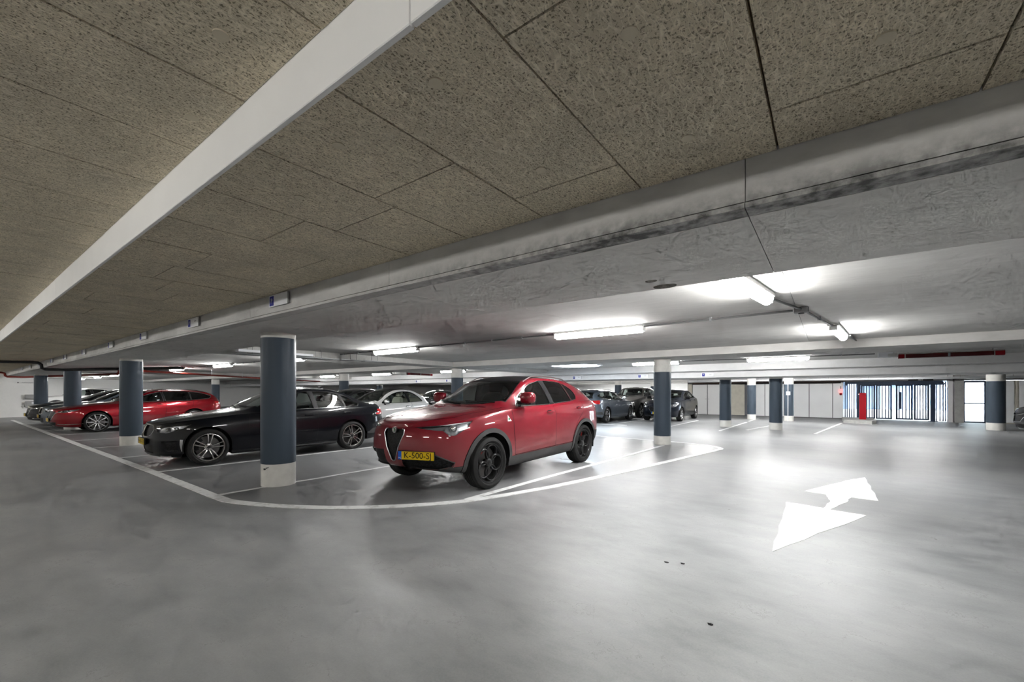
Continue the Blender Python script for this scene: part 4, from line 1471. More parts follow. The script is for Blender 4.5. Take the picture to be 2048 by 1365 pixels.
def make_car(C, label, x, y, rz, name='car', cat='car', tilt=None):
    """C: measurements of one model; returns the placed car"""
    S = Shell(C)
    car = thing(name, label, cat, (x, y, 0), rz)
    hw, L_ = C['W'] / 2, C['L']
    paint = C['paint']
    R, tw = C['tyre_r'], C.get('tyre_w', .235)
    ax = [C['fo'], C['fo'] + C['wb']]
    Ra = C.get('arch_r', R + .045)
    side = lambda c, n: n.y > .35 and c.y > hw * .55
    hull_side = lambda c, n: c.y > hw * .6
    # ---- wheel arches
    zc_ = R + C.get('arch_dz', .01)
    for a in ax:
        circ = [(a + Ra * math.cos(t), zc_ + Ra * math.sin(t)) for t in [2 * PI * i / 40 for i in range(40)]]
        low = [(a - Ra, -.2), (a + Ra, -.2), (a + Ra, zc_), (a - Ra, zc_)]
        pr = lambda c, n: c.y > hw * .50 and c.z < zc_ + Ra + .05
        if C.get('clad'):
            k = C['clad']
            circ2 = [(a + (Ra + k) * math.cos(t), zc_ + (Ra + k) * math.sin(t)) for t in [2 * PI * i / 40 for i in range(40)]]
            tn = 'arch_trim' if a is ax[0] else 'arch_trim_rear'
            S.carve(tn, circ2, SIDE, lambda c, n: c.y > hw * .72 and n.y > .2)
            S.carve('hole', circ, SIDE, pr, (0, tn))
            S.carve('hole', low, SIDE, pr, (0, tn))
        else:
            S.carve('hole', circ, SIDE, pr)
            S.carve('hole', low, SIDE, pr)
    for sp in C.get('sill', []):
        S.carve('sill_trim', sp, SIDE, lambda c, n: c.y > hw * .8, (0,))
    # ---- glasshouse
    gl_side = lambda c, n: n.y > .42 and c.y > hw * .45
    for nm, poly, r in C['windows']:
        pol = rounded(poly, r)
        S.carve('window_trim', grow(pol, C.get('trim_w', .016)), SIDE, gl_side)
        S.carve(nm, pol, SIDE, gl_side, (0, 'window_trim'))
    for poly in C.get('pillars_black', []):
        S.carve('black_pillar', poly, SIDE, gl_side, (0, 'window_trim'))
    top = lambda c, n: n.z > .12 and n.x < .25
    S.carve('screen_trim', grow(C['screen'], .014), TOP, lambda c, n: n.x < -.2 and n.z > .2 and c.z > C['screen_z'])
    S.carve('windscreen', C['screen'], TOP, lambda c, n: n.x < -.2 and n.z > .2 and c.z > C['screen_z'], (0, 'screen_trim', 'window_trim'))
    if 'backlight' in C:
        S.carve('rear_window', C['backlight'], FRONT, lambda c, n: n.x > .2 and c.x > L_ * .6 and c.z > C['screen_z'])
    if 'roof_black' in C:
        S.carve('roof', C['roof_black'], TOP, lambda c, n: n.z > .6 and c.z > C['H'] - .25)
    # ---- lamps and grilles
    for nm, poly, proj, pred in C.get('front', []):
        S.carve(nm, poly, proj, pred or (lambda c, n: c.x < C['fo'] + .25 and n.z < .93))
    for nm, poly, proj in C.get('rear', []):
        S.carve(nm, poly, proj, lambda c, n: c.x > L_ - (C.get('tail_in', .40) if nm == 'tail_light' else .75))
    # ---- shut lines, doors, bonnet
    for pts in C.get('lines_side', []):
        S.line('shut_line', pts, SIDE, .008, lambda c, n: c.y > hw * .5 and n.y > .2, (0, 'sill_trim'))
    for pts in C.get('lines_top', []):
        S.line('shut_line', pts, TOP, .008, lambda c, n: n.z > .25 and c.x < L_ * .45)
    for pts in C.get('lines_front', []):
        S.line('shut_line', pts, FRONT, .008, lambda c, n: c.x < C['fo'])
    for nm, poly in C.get('doors', []):
        S.carve(nm, poly, SIDE, lambda c, n: c.y > hw * .6 and n.y > .15)
    for poly in C.get('bonnet', []):
        S.carve('bonnet', poly, TOP, lambda c, n: n.z > .25 and c.z > C['rim'][0][1] - .1 and c.x < C['screen'][0][0] + .25)
    # ---- parts
    S.part('body_shell', ['body'], paint, car)
    for nm in sorted({d[0] for d in C.get('doors', [])}):
        S.part(nm, [nm], paint, car, True, off=.0006)
    S.part('bonnet', ['bonnet'], paint, car, off=.001)
    sl = S.part('shut_lines', ['shut_line'], CM['gap'], car, off=-.005)
    if sl:
        sl['kind'] = 'stuff'
    for tn in ('arch_trim', 'arch_trim_rear'):
        S.part('wheel_arch_trim', [tn], CM['clad'], car, True, off=.012)
    S.part('sill_trim', ['sill_trim'], CM['clad'], car, True, off=.004)
    S.part('window_trim', ['window_trim'], C.get('trim_mat', CM['chrome']), car, True, off=.003)
    S.part('black_pillar', ['black_pillar'], CM['trim'], car, True, off=.001)
    for nm in sorted({w[0] for w in C['windows']}):
        S.part(nm, [nm], C.get('glass_mat', {}).get(nm, CM['glass']), car, True, off=-.003)
    S.part('screen_trim', ['screen_trim'], CM['trim'], car, off=.0005)
    S.part('windscreen', ['windscreen'], C.get('screen_mat', CM['glass']), car, off=-.002)
    S.part('rear_window', ['rear_window'], C.get('glass_mat', {}).get('rear_side_window', CM['glass']), car, off=-.002)
    S.part('roof', ['roof'], C.get('roof_mat', CM['trim']), car, off=.0008)
    fr_names = {n_[0] for n_ in C.get('front', [])}
    for nm in sorted(fr_names):
        if nm == 'headlight':
            hs = S.part('headlight', [nm], CM['lens'], car, True, off=.001)
            S.part('headlight_bowl', [nm], C.get('bowl_mat', CM['lampgrey']), car, True, recess=.045, dirv=C.get('lamp_dir', (.8, -.5, 0)))
        elif nm == 'drl':
            S.part('light_strip', [nm], CM['drl'], car, True, off=.004)
        elif nm in ('grille', 'lower_grille', 'side_intake', 'kidney'):
            two = min(p[0] for n_ in C['front'] if n_[0] == nm for p in n_[1]) > .015
            S.part(nm, [nm], CM['mesh'], car, two, recess=.035, dirv=(1, 0, 0))
        elif nm == 'black_front':
            S.part('bumper_insert', [nm], CM['trim'], car, off=.002)
        elif nm == 'clad_front':
            S.part('bumper_cladding', [nm], CM['clad'], car, True, off=.004)
        elif nm == 'chrome_front':
            S.part('chrome_trim', [nm], CM['satin'], car, True, off=.005)
    for nm in sorted({n_[0] for n_ in C.get('rear', [])}):
        m_ = {'tail_light': CM['tail'], 'rear_trim': CM['clad'], 'rear_plate_recess': CM['trim']}[nm]
        S.part(nm, [nm], m_, car, nm == 'tail_light', off=.004)
    # cabin lining, tub, arch liners
    up = S.bm
    S.part('cabin_lining', ['body', 'roof', 'black_pillar', 'window_trim', 'bonnet'] + [d[0] for d in C.get('doors', [])], CM['lining'], car, off=-.03, flip=True)
    for a in ax:
        for sg in (1, -1):
            vs, n = [], 18
            ri = Ra + .012
            for i in range(n + 1):
                t = -.25 + (PI + .5) * i / n
                for yy in (hw * .985 - .02, hw - .33):
                    vs.append((a + ri * math.cos(t), sg * yy, max(.12, zc_ + ri * math.sin(t))))
            m = MB().add(vs, [(2 * i, 2 * i + 1, 2 * i + 3, 2 * i + 2) for i in range(n)])
            m.add([(a + ri * math.cos(t), sg * (hw - .33), max(.12, zc_ + ri * math.sin(t))) for t in [-.25 + (PI + .5) * i / n for i in range(n + 1)]], [tuple(range(n + 1))])
            m.build('arch_liner', CM['under'], car, True)
    MB().box(ax[0] + R + .05, ax[1] - R - .05, -hw + .08, hw - .08, C['bot'][1][1] + .015, C['bot'][1][1] + .10).build('underfloor', CM['under'], car)
    # interior
    belt = float(curve(C['rim'])(ax[0] + C['wb'] * .5))
    seat = C.get('seat', CM['seat'])
    cf = C.get('seat_x', ax[0] + C['wb'] * .44)
    zf = C.get('seat_z', belt - .58)
    tilt_ = Matrix.Rotation(math.radians(18), 3, 'Y')
    for sg in (1, -1):
        for nm, c_, sz, ro in (('seat_cushion', (cf, sg * .36, zf + .12), (.52, .48, .20), None), ('seat_back', (cf + .33, sg * .36, zf + .48), (.16, .46, .66), tilt_), ('headrest', (cf + .46, sg * .36, zf + .90), (.10, .26, .19), tilt_)):
            MB().rbox(c_, sz, .4, 16, 10, ro).build(nm, seat, car, True, 60)
    if C.get('rear_seat', True):
        xr_ = cf + .95
        MB().rbox((xr_, 0, zf + .14), (.5, hw * 1.45, .2), .35, 20, 10).build('rear_bench', seat, car, True, 60)
        MB().rbox((xr_ + .32, 0, zf + .46), (.16, hw * 1.4, .62), .35, 20, 10, tilt_).build('rear_seat_back', seat, car, True, 60)
        for sg in (1, -1):
            MB().rbox((xr_ + .45, sg * .34, zf + .83), (.10, .24, .15), .4, 16, 10, tilt_).build('rear_headrest', seat, car, True, 60)
    dx = C['screen'][0][0]
    MB().rbox((C.get('dash_x', dx + .42), 0, belt - .02), (.55, hw * 1.62, .20), .35, 20, 10).build('dashboard', CM['lining'], car, True, 60)
    wx_ = C.get('dash_x', dx + .42) + .35
    sw = MB()
    ring = []
    for i in range(24):
        t = 2 * PI * i / 24
        ring.append((wx_ + .07 * math.sin(t), -.36 + .18 * math.cos(t), belt + .0 + .17 * math.sin(t)))
    sw.tube(ring + [ring[0]], .014, 6, False)
    sw.build('steering_wheel', CM['trim'], car, True, 60)
    # mirrors
    if 'mirror' in C:
        mx, mz = C['mirror']
        p0, _ = S.at_side(mx, mz - .06)
        for sg in (1, -1):
            ms = C.get('mirror_size', (.13, .22, .15))
            cy = p0.y + .06 + ms[1] / 2
            cap_ = MB().rbox((mx, sg * cy, mz), ms, .62, 20, 12, Matrix.Rotation(sg * .18, 3, 'Z')).build('mirror', C.get('mirror_mat', paint), car, True, 70)
            MB().tube([(mx + .02, sg * (p0.y - .03), mz - .075), (mx + .01, sg * (p0.y + .06), mz - .08), (mx, sg * (p0.y + .12), mz - .05)], [.028, .024, .022], 10).build('mirror_stalk', CM['trim'], cap_, True)
            MB().rbox((mx + ms[0] * .45, sg * cy, mz), (.02, ms[1] * .86, ms[2] * .8), .5, 16, 8, Matrix.Rotation(sg * .18, 3, 'Z')).build('mirror_glass', CM['mirror'], cap_, True, 70)
            MB().box(mx - .05, mx + .05, sg * cy - .09, sg * cy + .09, mz - ms[2] * .50, mz - ms[2] * .40).build('mirror_base', CM['trim'], cap_)
    # handles
    for (hx, hz) in C.get('handles', []):
        p, n = S.at_side(hx, hz)
        for sg in (1, -1):
            rot = Matrix.Rotation(math.radians(-2), 3, 'Y')
            MB().rbox((hx, sg * (p.y - .004), hz + .004), (.14, .016, .06), .6, 16, 8, rot).build('handle_recess', C.get('recess_mat', CM['gap']), car, True, 70)
            MB().rbox((hx + .01, sg * (p.y + .022), hz + .006), (.20, .020, .030), .5, 16, 8, rot).build('door_handle', C.get('handle_mat', paint), car, True, 70)
    # roof rails
    if C.get('roof_rails'):
        xa, xb, yy = C['roof_rails']
        for sg in (1, -1):
            pts = []
            for i in range(13):
                t = i / 12
                xx = xa + (xb - xa) * t
                p, n = S.at_top(xx, yy - .02 * math.sin(PI * t))
                lift = .034 * min(1, 6 * t, 6 * (1 - t))
                pts.append((xx, sg * p.y, p.z + lift))
            MB().tube(pts, .011, 8).build('roof_rail', C.get('rail_mat', CM['satin']), car, True)
    # outline trims (tubes that follow the skin)
    for nm, pts, proj, r, mt in C.get('tubes', []):
        for sg in ((1, -1) if nm[-1] != '*' else (1,)):
            path = []
            for (u, v) in pts:
                if proj == 'front':
                    p, n = S.at_front(abs(u), v)
                    path.append((p.x - .002, (p.y if u >= 0 else -p.y) * sg, p.z))
                elif proj == 'side':
                    p, n = S.at_side(u, v)
                    path.append((p.x, (p.y + .002) * sg, p.z))
            MB().tube(path, r, 8).build(nm.rstrip('*'), CM[mt], car, True)
    # headlamp innards
    for (y_, z_, r_) in C.get('projectors', []):
        p, n = S.at_front(y_, z_)
        d = Vector(C.get('lamp_dir', (.8, -.5, 0))).normalized()
        for sg in (1, -1):
            c_ = Vector((p.x, p.y, p.z)) + d * .030
            c_ = Vector((c_.x, c_.y * sg, c_.z))
            a_ = Vector((-d.x, -d.y * sg, 0))
            q = MB().cyl(c_ - a_ * .01, c_ + a_ * .016, r_ * 1.25, 24, r_ * 1.15).build('lamp_ring', CM['lampin'], car, True)
            MB().rbox(c_ + a_ * .014, (r_ * 1.7, r_ * 1.7, r_ * 1.7), 1.0, 16, 10).build('lamp_projector', C.get('proj_mat', CM['chrome']), q, True)
    # number plates
    if 'plate' in C:
        s_, zp, tilt_p = C['plate'][:3]
        ypl = C['plate'][3] if len(C['plate']) > 3 else 0.0
        pts = [S.at_front(abs(ypl + e), zp)[0] for e in (-.22, 0, .22)]
        A_, B_ = Vector((pts[0].x, ypl - .22, 0)), Vector((pts[2].x, ypl + .22, 0))
        ang = math.atan2(-(B_.x - A_.x), B_.y - A_.y) * C.get('plate_follow', 1.0)
        cx_ = min(pts[1].x, (A_.x + B_.x) / 2) - .016
        pl = MB().box(-.006, .012, -.262, .262, -.058, .058).build('plate_holder', CM['trim'], car)
        pl.location = (cx_, ypl, zp)
        pl.rotation_euler = (0, 0, ang)
        MB().box(-.010, -.005, -.255, .255, -.052, .052).build('number_plate', CM['plate'], pl)
        MB().box(-.0108, -.009, .207, .256, -.053, .053).build('country_band', CM['plate_blue'], pl)
        TVv, TFf = plate_text(s_, .112)
        MB().add([(-.0115, -.024 - a_ * 1.02, b_) for a_, b_, _ in TVv], TFf).build('plate_characters', CM['ink'], pl)
        TVv, TFf = plate_text('NL', .030)
        MB().add([(-.0115, .231 - a_, -.032 + b_) for a_, b_, _ in TVv], TFf).build('country_letters', CM['white'], pl)
    if 'rear_plate' in C:
        s_, zp = C['rear_plate']
        p, n = S.at_rear(.2, zp)
        pl = MB().box(p.x - .01, p.x + .012, -.26, .26, zp - .055, zp + .055).build('rear_number_plate', C.get('rear_plate_mat', CM['plate']), car)
        TVv, TFf = plate_text(s_, .105)
        MB().add([(p.x + .0128, a_, zp + b_) for a_, b_, _ in TVv], TFf).build('plate_characters', CM['ink'], pl)
    if C.get('antenna'):
        xa = C['antenna']
        p, n = S.at_top(xa, 0.0)
        m = MB()
        m.prism([(xa - .09, p.z - .01), (xa + .09, p.z - .015), (xa + .085, p.z + .055), (xa + .03, p.z + .035)], 'y', -.02, .02)
        m.build('roof_antenna', C.get('antenna_mat', paint), car)
    # wipers
    if C.get('wipers', True):
        sx = C['screen'][0][0]
        for (ya, yb_) in ((.05, .62), (-.60, -.02)):
            pts = []
            for t in (0, .25, .5, .75, 1):
                yy = ya + (yb_ - ya) * t
                p, n = S.at_top(sx + .07 + .10 * (abs(yy) / .7) ** 2 + .05 * t, abs(yy))
                pts.append((p.x, yy, p.z + .012))
            MB().tube(pts, .007, 6).build('wiper', CM['trim'], car, True)
    # wheels
    mats = dict(rim=C.get('rim_mat', CM['rim_silver']), rim_dark=C.get('rim_dark', CM['rim_black']), cap=C.get('cap_mat', CM['rim_dark']), disc=CM['disc'], caliper=C.get('cal', CM['cal_black']))
    tm = tyre_mesh(R, tw, C['rim_r']).mesh('wheel', CM['tyre'], True, 30)
    rmesh = rim_meshes(C['rim_style'], C['rim_r'], tw, mats)
    for k, a in enumerate(ax):
        for sg in (1, -1):
            w = link('wheel', tm, car, (a, sg * (hw - tw / 2 - C.get('wheel_in', .012)), R))
            spin = C.get('spin', .35) + .9 * k
            if sg > 0:
                w.rotation_euler = (0, spin, 0)
            else:
                w.rotation_euler = (0, -spin, PI)
                w.rotation_mode = 'XYZ'
            for nm, me in rmesh:
                link(nm, me, w)
    S.bm.free()
    return car, S
# ------------------------------------------------------------------ car models (metres, nose at x = 0)
P_RED = car_paint('deep_red_paint', (0.185, 0.0035, 0.013), 0.12, 0.36, dust=0.26)
P_BLACK = car_paint('blue_black_paint', (0.0014, 0.0018, 0.0034), 0.0, 0.3, coat=0.8)
P_CRIMSON = car_paint('crimson_metallic_paint', (0.235, 0.004, 0.010), 0.5, 0.28)
P_WHITE = car_paint('white_paint', (0.72, 0.72, 0.71), 0.0, 0.35)
P_GREY = car_paint('slate_grey_paint', (0.105, 0.125, 0.150), 0.5, 0.3)
P_BRONZE = car_paint('warm_grey_paint', (0.095, 0.090, 0.085), 0.5, 0.3)
P_NAVY = car_paint('navy_black_paint', (0.013, 0.017, 0.027), 0.4, 0.3)
P_DARK = car_paint('charcoal_paint', (0.020, 0.021, 0.024), 0.4, 0.3)

ROWS = [(0, .90, .10, .10), (.07, .95, .05, .05), (.22, .982, .015, .02), (.45, 1.0, .0, .0), (.66, .992, .006, .0), (.80, .982, .018, .008), (.90, .962, .035, .02), (1, .93, .06, .05)]

def suv():
    return dict(
        L=4.69, W=1.90, H=1.65, fo=.88, wb=2.82, tyre_r=.364, tyre_w=.255, rim_r=.272, rows=[(r[0], r[1], r[2] - .08, r[3]) for r in ROWS], Lf=.95, nf=2.6, Lr=.75, nr=2.8,
        rim=[(-.08, .875), (.12, .905), (.5, .985), (1.0, 1.055), (1.45, 1.095), (2.2, 1.12), (3.2, 1.165), (3.9, 1.19), (4.35, 1.13), (4.55, 1.03), (4.69, .95)],
        bot=[(-.08, .36), (.6, .27), (1.3, .25), (3.3, .27), (4.2, .33), (4.69, .42)],
        sil=[(-.08, .88), (-.03, .93), (.10, .985), (.5, 1.065), (1.0, 1.13), (1.22, 1.155), (1.5, 1.30), (1.95, 1.53), (2.2, 1.605), (2.6, 1.645), (3.1, 1.635), (3.6, 1.592), (4.0, 1.505), (4.22, 1.375), (4.45, 1.17), (4.62, 1.06), (4.69, .96)],
        rail=[(0, .3), (1.40, 1.10), (1.6, 1.235), (1.9, 1.42), (2.15, 1.53), (2.5, 1.585), (2.95, 1.582), (3.4, 1.548), (3.8, 1.462), (4.1, 1.325), (4.35, 1.15), (4.52, 1.02), (4.69, .5)],
        railw=[(0, .70), (1.4, .82), (2.2, .69), (3.2, .68), (4.0, .66), (4.69, .62)],
        arch_r=.415, clad=.062, trim_w=.010, sill=[[(1.20, .1), (1.20, .40), (3.38, .44), (3.38, .1)]],
        windows=[('front_side_window', [(1.60, 1.135), (1.85, 1.325), (2.12, 1.475), (2.44, 1.54), (2.55, 1.15)], [.02, .1, .1, .02, .02]),
                 ('rear_side_window', [(2.68, 1.160), (2.59, 1.545), (2.98, 1.532), (3.17, 1.512), (3.30, 1.195)], .02),
                 ('quarter_window', [(3.335, 1.20), (3.215, 1.505), (3.38, 1.455), (3.52, 1.365), (3.55, 1.295), (3.50, 1.225)], [.01, .01, .05, .05, .04, .05])],
        pillars_black=[[(2.555, 1.14), (2.445, 1.55), (2.585, 1.552), (2.675, 1.145)]],
        screen=[(1.22, 0), (1.30, .42), (1.49, .70), (2.08, .565), (1.96, 0)], screen_z=1.08,
        backlight=[(0, 1.2), (.56, 1.21), (.48, 1.43), (0, 1.46)],
        lines_side=[[(1.41, 1.09), (1.40, .75), (1.45, .42)], [(2.60, 1.14), (2.65, .97), (2.615, .75), (2.615, .44)], [(3.66, 1.18), (3.64, .98), (3.42, .82), (3.26, .62), (3.22, .45)], [(1.45, .415), (3.22, .45)]],
        doors=[('front_door', [(1.41, 1.125), (1.40, .75), (1.45, .42), (2.615, .44), (2.62, .75), (2.65, .97), (2.60, 1.14)]), ('rear_door', [(2.60, 1.16), (2.65, .97), (2.615, .44), (3.22, .45), (3.64, .98), (3.66, 1.18)])],
        handles=[(2.44, 1.015), (3.47, 1.05)], mirror=(1.73, 1.262), mirror_size=(.17, .25, .185),
        rim_style='five_hole', rim_mat=CM['rim_dark'], cal=CM['cal_red'], roof_mat=CM['trim'],
        glass_mat=dict(rear_side_window=CM['glass_dark'], quarter_window=CM['glass_dark']), paint=P_RED)

def suv_red():
    C = suv()
    o = OBL(38)
    C.update(
        res=1.25, roof_black=[(1.97, 0), (2.09, .55), (3.45, .55), (3.56, 0)], roof_rails=(2.10, 3.70, .60),
        front=[('drl', [(.66, .850), (.745, .788), (.82, .788), (.82, .778), (.74, .778), (.655, .838)], o, None), ('drl', [(.30, .893), (.80, .936), (1.025, .969), (1.022, .958), (.80, .922), (.30, .884)], o, None), ('headlight', [(.27, .888), (.45, .862), (.66, .846), (.80, .932)], o, None),
               ('headlight', [(.66, .847), (.745, .785), (.82, .785), (.965, .875), (1.03, .968), (.80, .932)], o, None),
               ('clad_front', [(.50, .325), (.99, .40), (.99, .20), (.50, .20)], FRONT, None),
               ('grille', [(0, .862), (.185, .858), (.20, .80), (.040, .445), (0, .43)], FRONT, None),
               ('lower_grille', [(.19, .575), (.62, .555), (.80, .43), (.76, .375), (.64, .345), (.15, .345)], FRONT, None)],
        lines_top=[[(.10, 0), (.13, .30), (.22, .52), (.42, .66), (.9, .745), (1.32, .765)]],
        bonnet=[[(.10, 0), (.13, .30), (.22, .52), (.42, .66), (.9, .745), (1.32, .765), (1.4, .60), (1.4, 0)]],
        tubes=[('grille_surround*', [(-.15, .862), (-.188, .855), (-.202, .80), (-.12, .62), (-.040, .445), (0, .428), (.040, .445), (.12, .62), (.202, .80), (.188, .855), (.15, .862)], 'front', .0075, 'satin'),
               ('intake_edge', [(.62, .555), (.72, .49), (.80, .43), (.77, .372), (.64, .342)], 'front', .010, 'clad')],
        rear=[('tail_light', [(.45, .98), (.93, .95), (.93, 1.10), (.50, 1.10)], FRONT), ('rear_trim', [(0, .40), (.94, .42), (.94, .60), (0, .58)], FRONT)],
        projectors=[(.775, .875, .042)], lamp_dir=(.78, -.62, 0), plate=('K-500-SJ', .530, 0, -.43), rear_plate=('K-500-SJ', .80))
    return C

def sedan():
    o = OBL(40)
    return dict(
        L=4.71, W=1.83, H=1.44, fo=.80, wb=2.85, tyre_r=.334, tyre_w=.235, rim_r=.246, rows=ROWS, Lf=.92, nf=2.2, Lr=.75, nr=2.8, res=1.15,
        rim=[(0, .735), (.12, .765), (.5, .83), (1.0, .89), (1.5, .93), (2.3, .95), (3.3, .98), (3.9, .995), (4.4, .985), (4.6, .96), (4.71, .90)],
        bot=[(0, .20), (.5, .165), (1.2, .17), (3.4, .18), (4.2, .23), (4.71, .34)],
        sil=[(0, .74), (.04, .775), (.15, .815), (.4, .87), (.8, .935), (1.3, .995), (1.42, 1.01), (1.75, 1.185), (2.1, 1.35), (2.35, 1.43), (2.7, 1.475), (3.1, 1.462), (3.5, 1.395), (3.85, 1.265), (4.1, 1.15), (4.25, 1.09), (4.55, 1.075), (4.65, 1.04), (4.71, .91)],
        rail=[(0, .2), (1.55, .95), (1.8, 1.09), (2.1, 1.26), (2.4, 1.365), (2.7, 1.408), (3.1, 1.40), (3.5, 1.33), (3.85, 1.20), (4.1, 1.06), (4.3, .95), (4.71, .3)],
        railw=[(0, .7), (1.5, .82), (2.3, .70), (3.2, .68), (4.0, .70), (4.71, .72)],
        arch_r=.375,
        windows=[('front_side_window', [(1.80, .985), (2.05, 1.155), (2.3, 1.285), (2.6, 1.36), (2.68, 1.365), (2.77, .995)], [.02, .1, .1, .1, .02, .02]),
                 ('rear_side_window', [(2.87, 1.0), (2.79, 1.367), (3.1, 1.355), (3.40, 1.30), (3.48, 1.015)], .02),
                 ('quarter_window', [(3.52, 1.018), (3.45, 1.285), (3.66, 1.21), (3.86, 1.085), (3.80, 1.025)], [.01, .01, .05, .03, .03])],
        pillars_black=[[(2.77, .985), (2.68, 1.375), (2.79, 1.377), (2.87, .99)]], trim_w=.013, trim_mat=CM['trim'],
        screen=[(1.43, 0), (1.50, .42), (1.68, .67), (2.27, .55), (2.17, 0)], screen_z=.95,
        backlight=[(0, 1.12), (.58, 1.11), (.48, 1.32), (0, 1.35)],
        lines_side=[[(1.47, .93), (1.45, .60), (1.50, .27)], [(2.81, .99), (2.84, .75), (2.78, .27)], [(3.66, .99), (3.64, .80), (3.40, .62), (3.30, .45), (3.28, .28)], [(1.50, .265), (3.28, .275)], [(4.22, .985), (4.25, .90)]],
        doors=[('front_door', [(1.47, .955), (1.45, .60), (1.50, .27), (2.78, .275), (2.84, .75), (2.81, .99)]), ('rear_door', [(2.81, .99), (2.84, .75), (2.78, .28), (3.28, .28), (3.64, .80), (3.66, .99)])],
        lines_top=[[(.11, .0), (.16, .35), (.30, .58), (.6, .68), (1.48, .76)]], bonnet=[[(.11, 0), (.16, .35), (.30, .58), (.6, .68), (1.48, .76), (1.55, .6), (1.55, 0)]],
        front=[('headlight', [(.40, .69), (.44, .63), (.62, .612), (.88, .70), (.985, .768), (.50, .735)], o, None),
               ('kidney', [(.022, .70), (.05, .762), (.34, .748), (.40, .68), (.35, .585), (.25, .545), (.07, .55), (.028, .60)], FRONT, None),
               ('lower_grille', [(0, .40), (.40, .40), (.35, .25), (0, .25)], FRONT, None),
               ('side_intake', [(.56, .47), (.74, .47), (.74, .30), (.60, .29)], FRONT, None),
               ('chrome_front', [(.778, .50), (.80, .495), (.795, .33), (.768, .28)], FRONT, None)],
        tubes=[('kidney_surround', [(.022, .70), (.05, .762), (.16, .760), (.34, .748), (.40, .68), (.35, .585), (.25, .545), (.07, .55), (.028, .60), (.022, .70)], 'front', .008, 'chrome'),
               ('window_line', [(1.80, .980), (2.3, .985), (2.82, .993), (3.5, 1.01), (3.82, 1.02), (3.88, 1.075)], 'side', .005, 'chrome'),
               ('lip_line', [(.30, .185), (.45, .20), (.62, .20)], 'front', .008, 'satin')],
        rear=[('tail_light', [(.42, .84), (.92, .80), (.92, .93), (.50, .95)], FRONT), ('rear_trim', [(0, .34), (.9, .36), (.9, .48), (0, .46)], FRONT)],
        projectors=[(.62, .672, .030), (.71, .685, .030)], lamp_dir=(.76, -.64, 0), proj_mat=CM['mirror'],
        plate=('H-681-RX', .462, 0, 0.0), handles=[(2.62, .85), (3.50, .875)], mirror=(1.90, 1.06), mirror_mat=CM['trim'],
        rim_style='double', rim_mat=CM['rim_grey'], antenna=3.25, glass_mat={}, paint=P_BLACK, spin=.12)

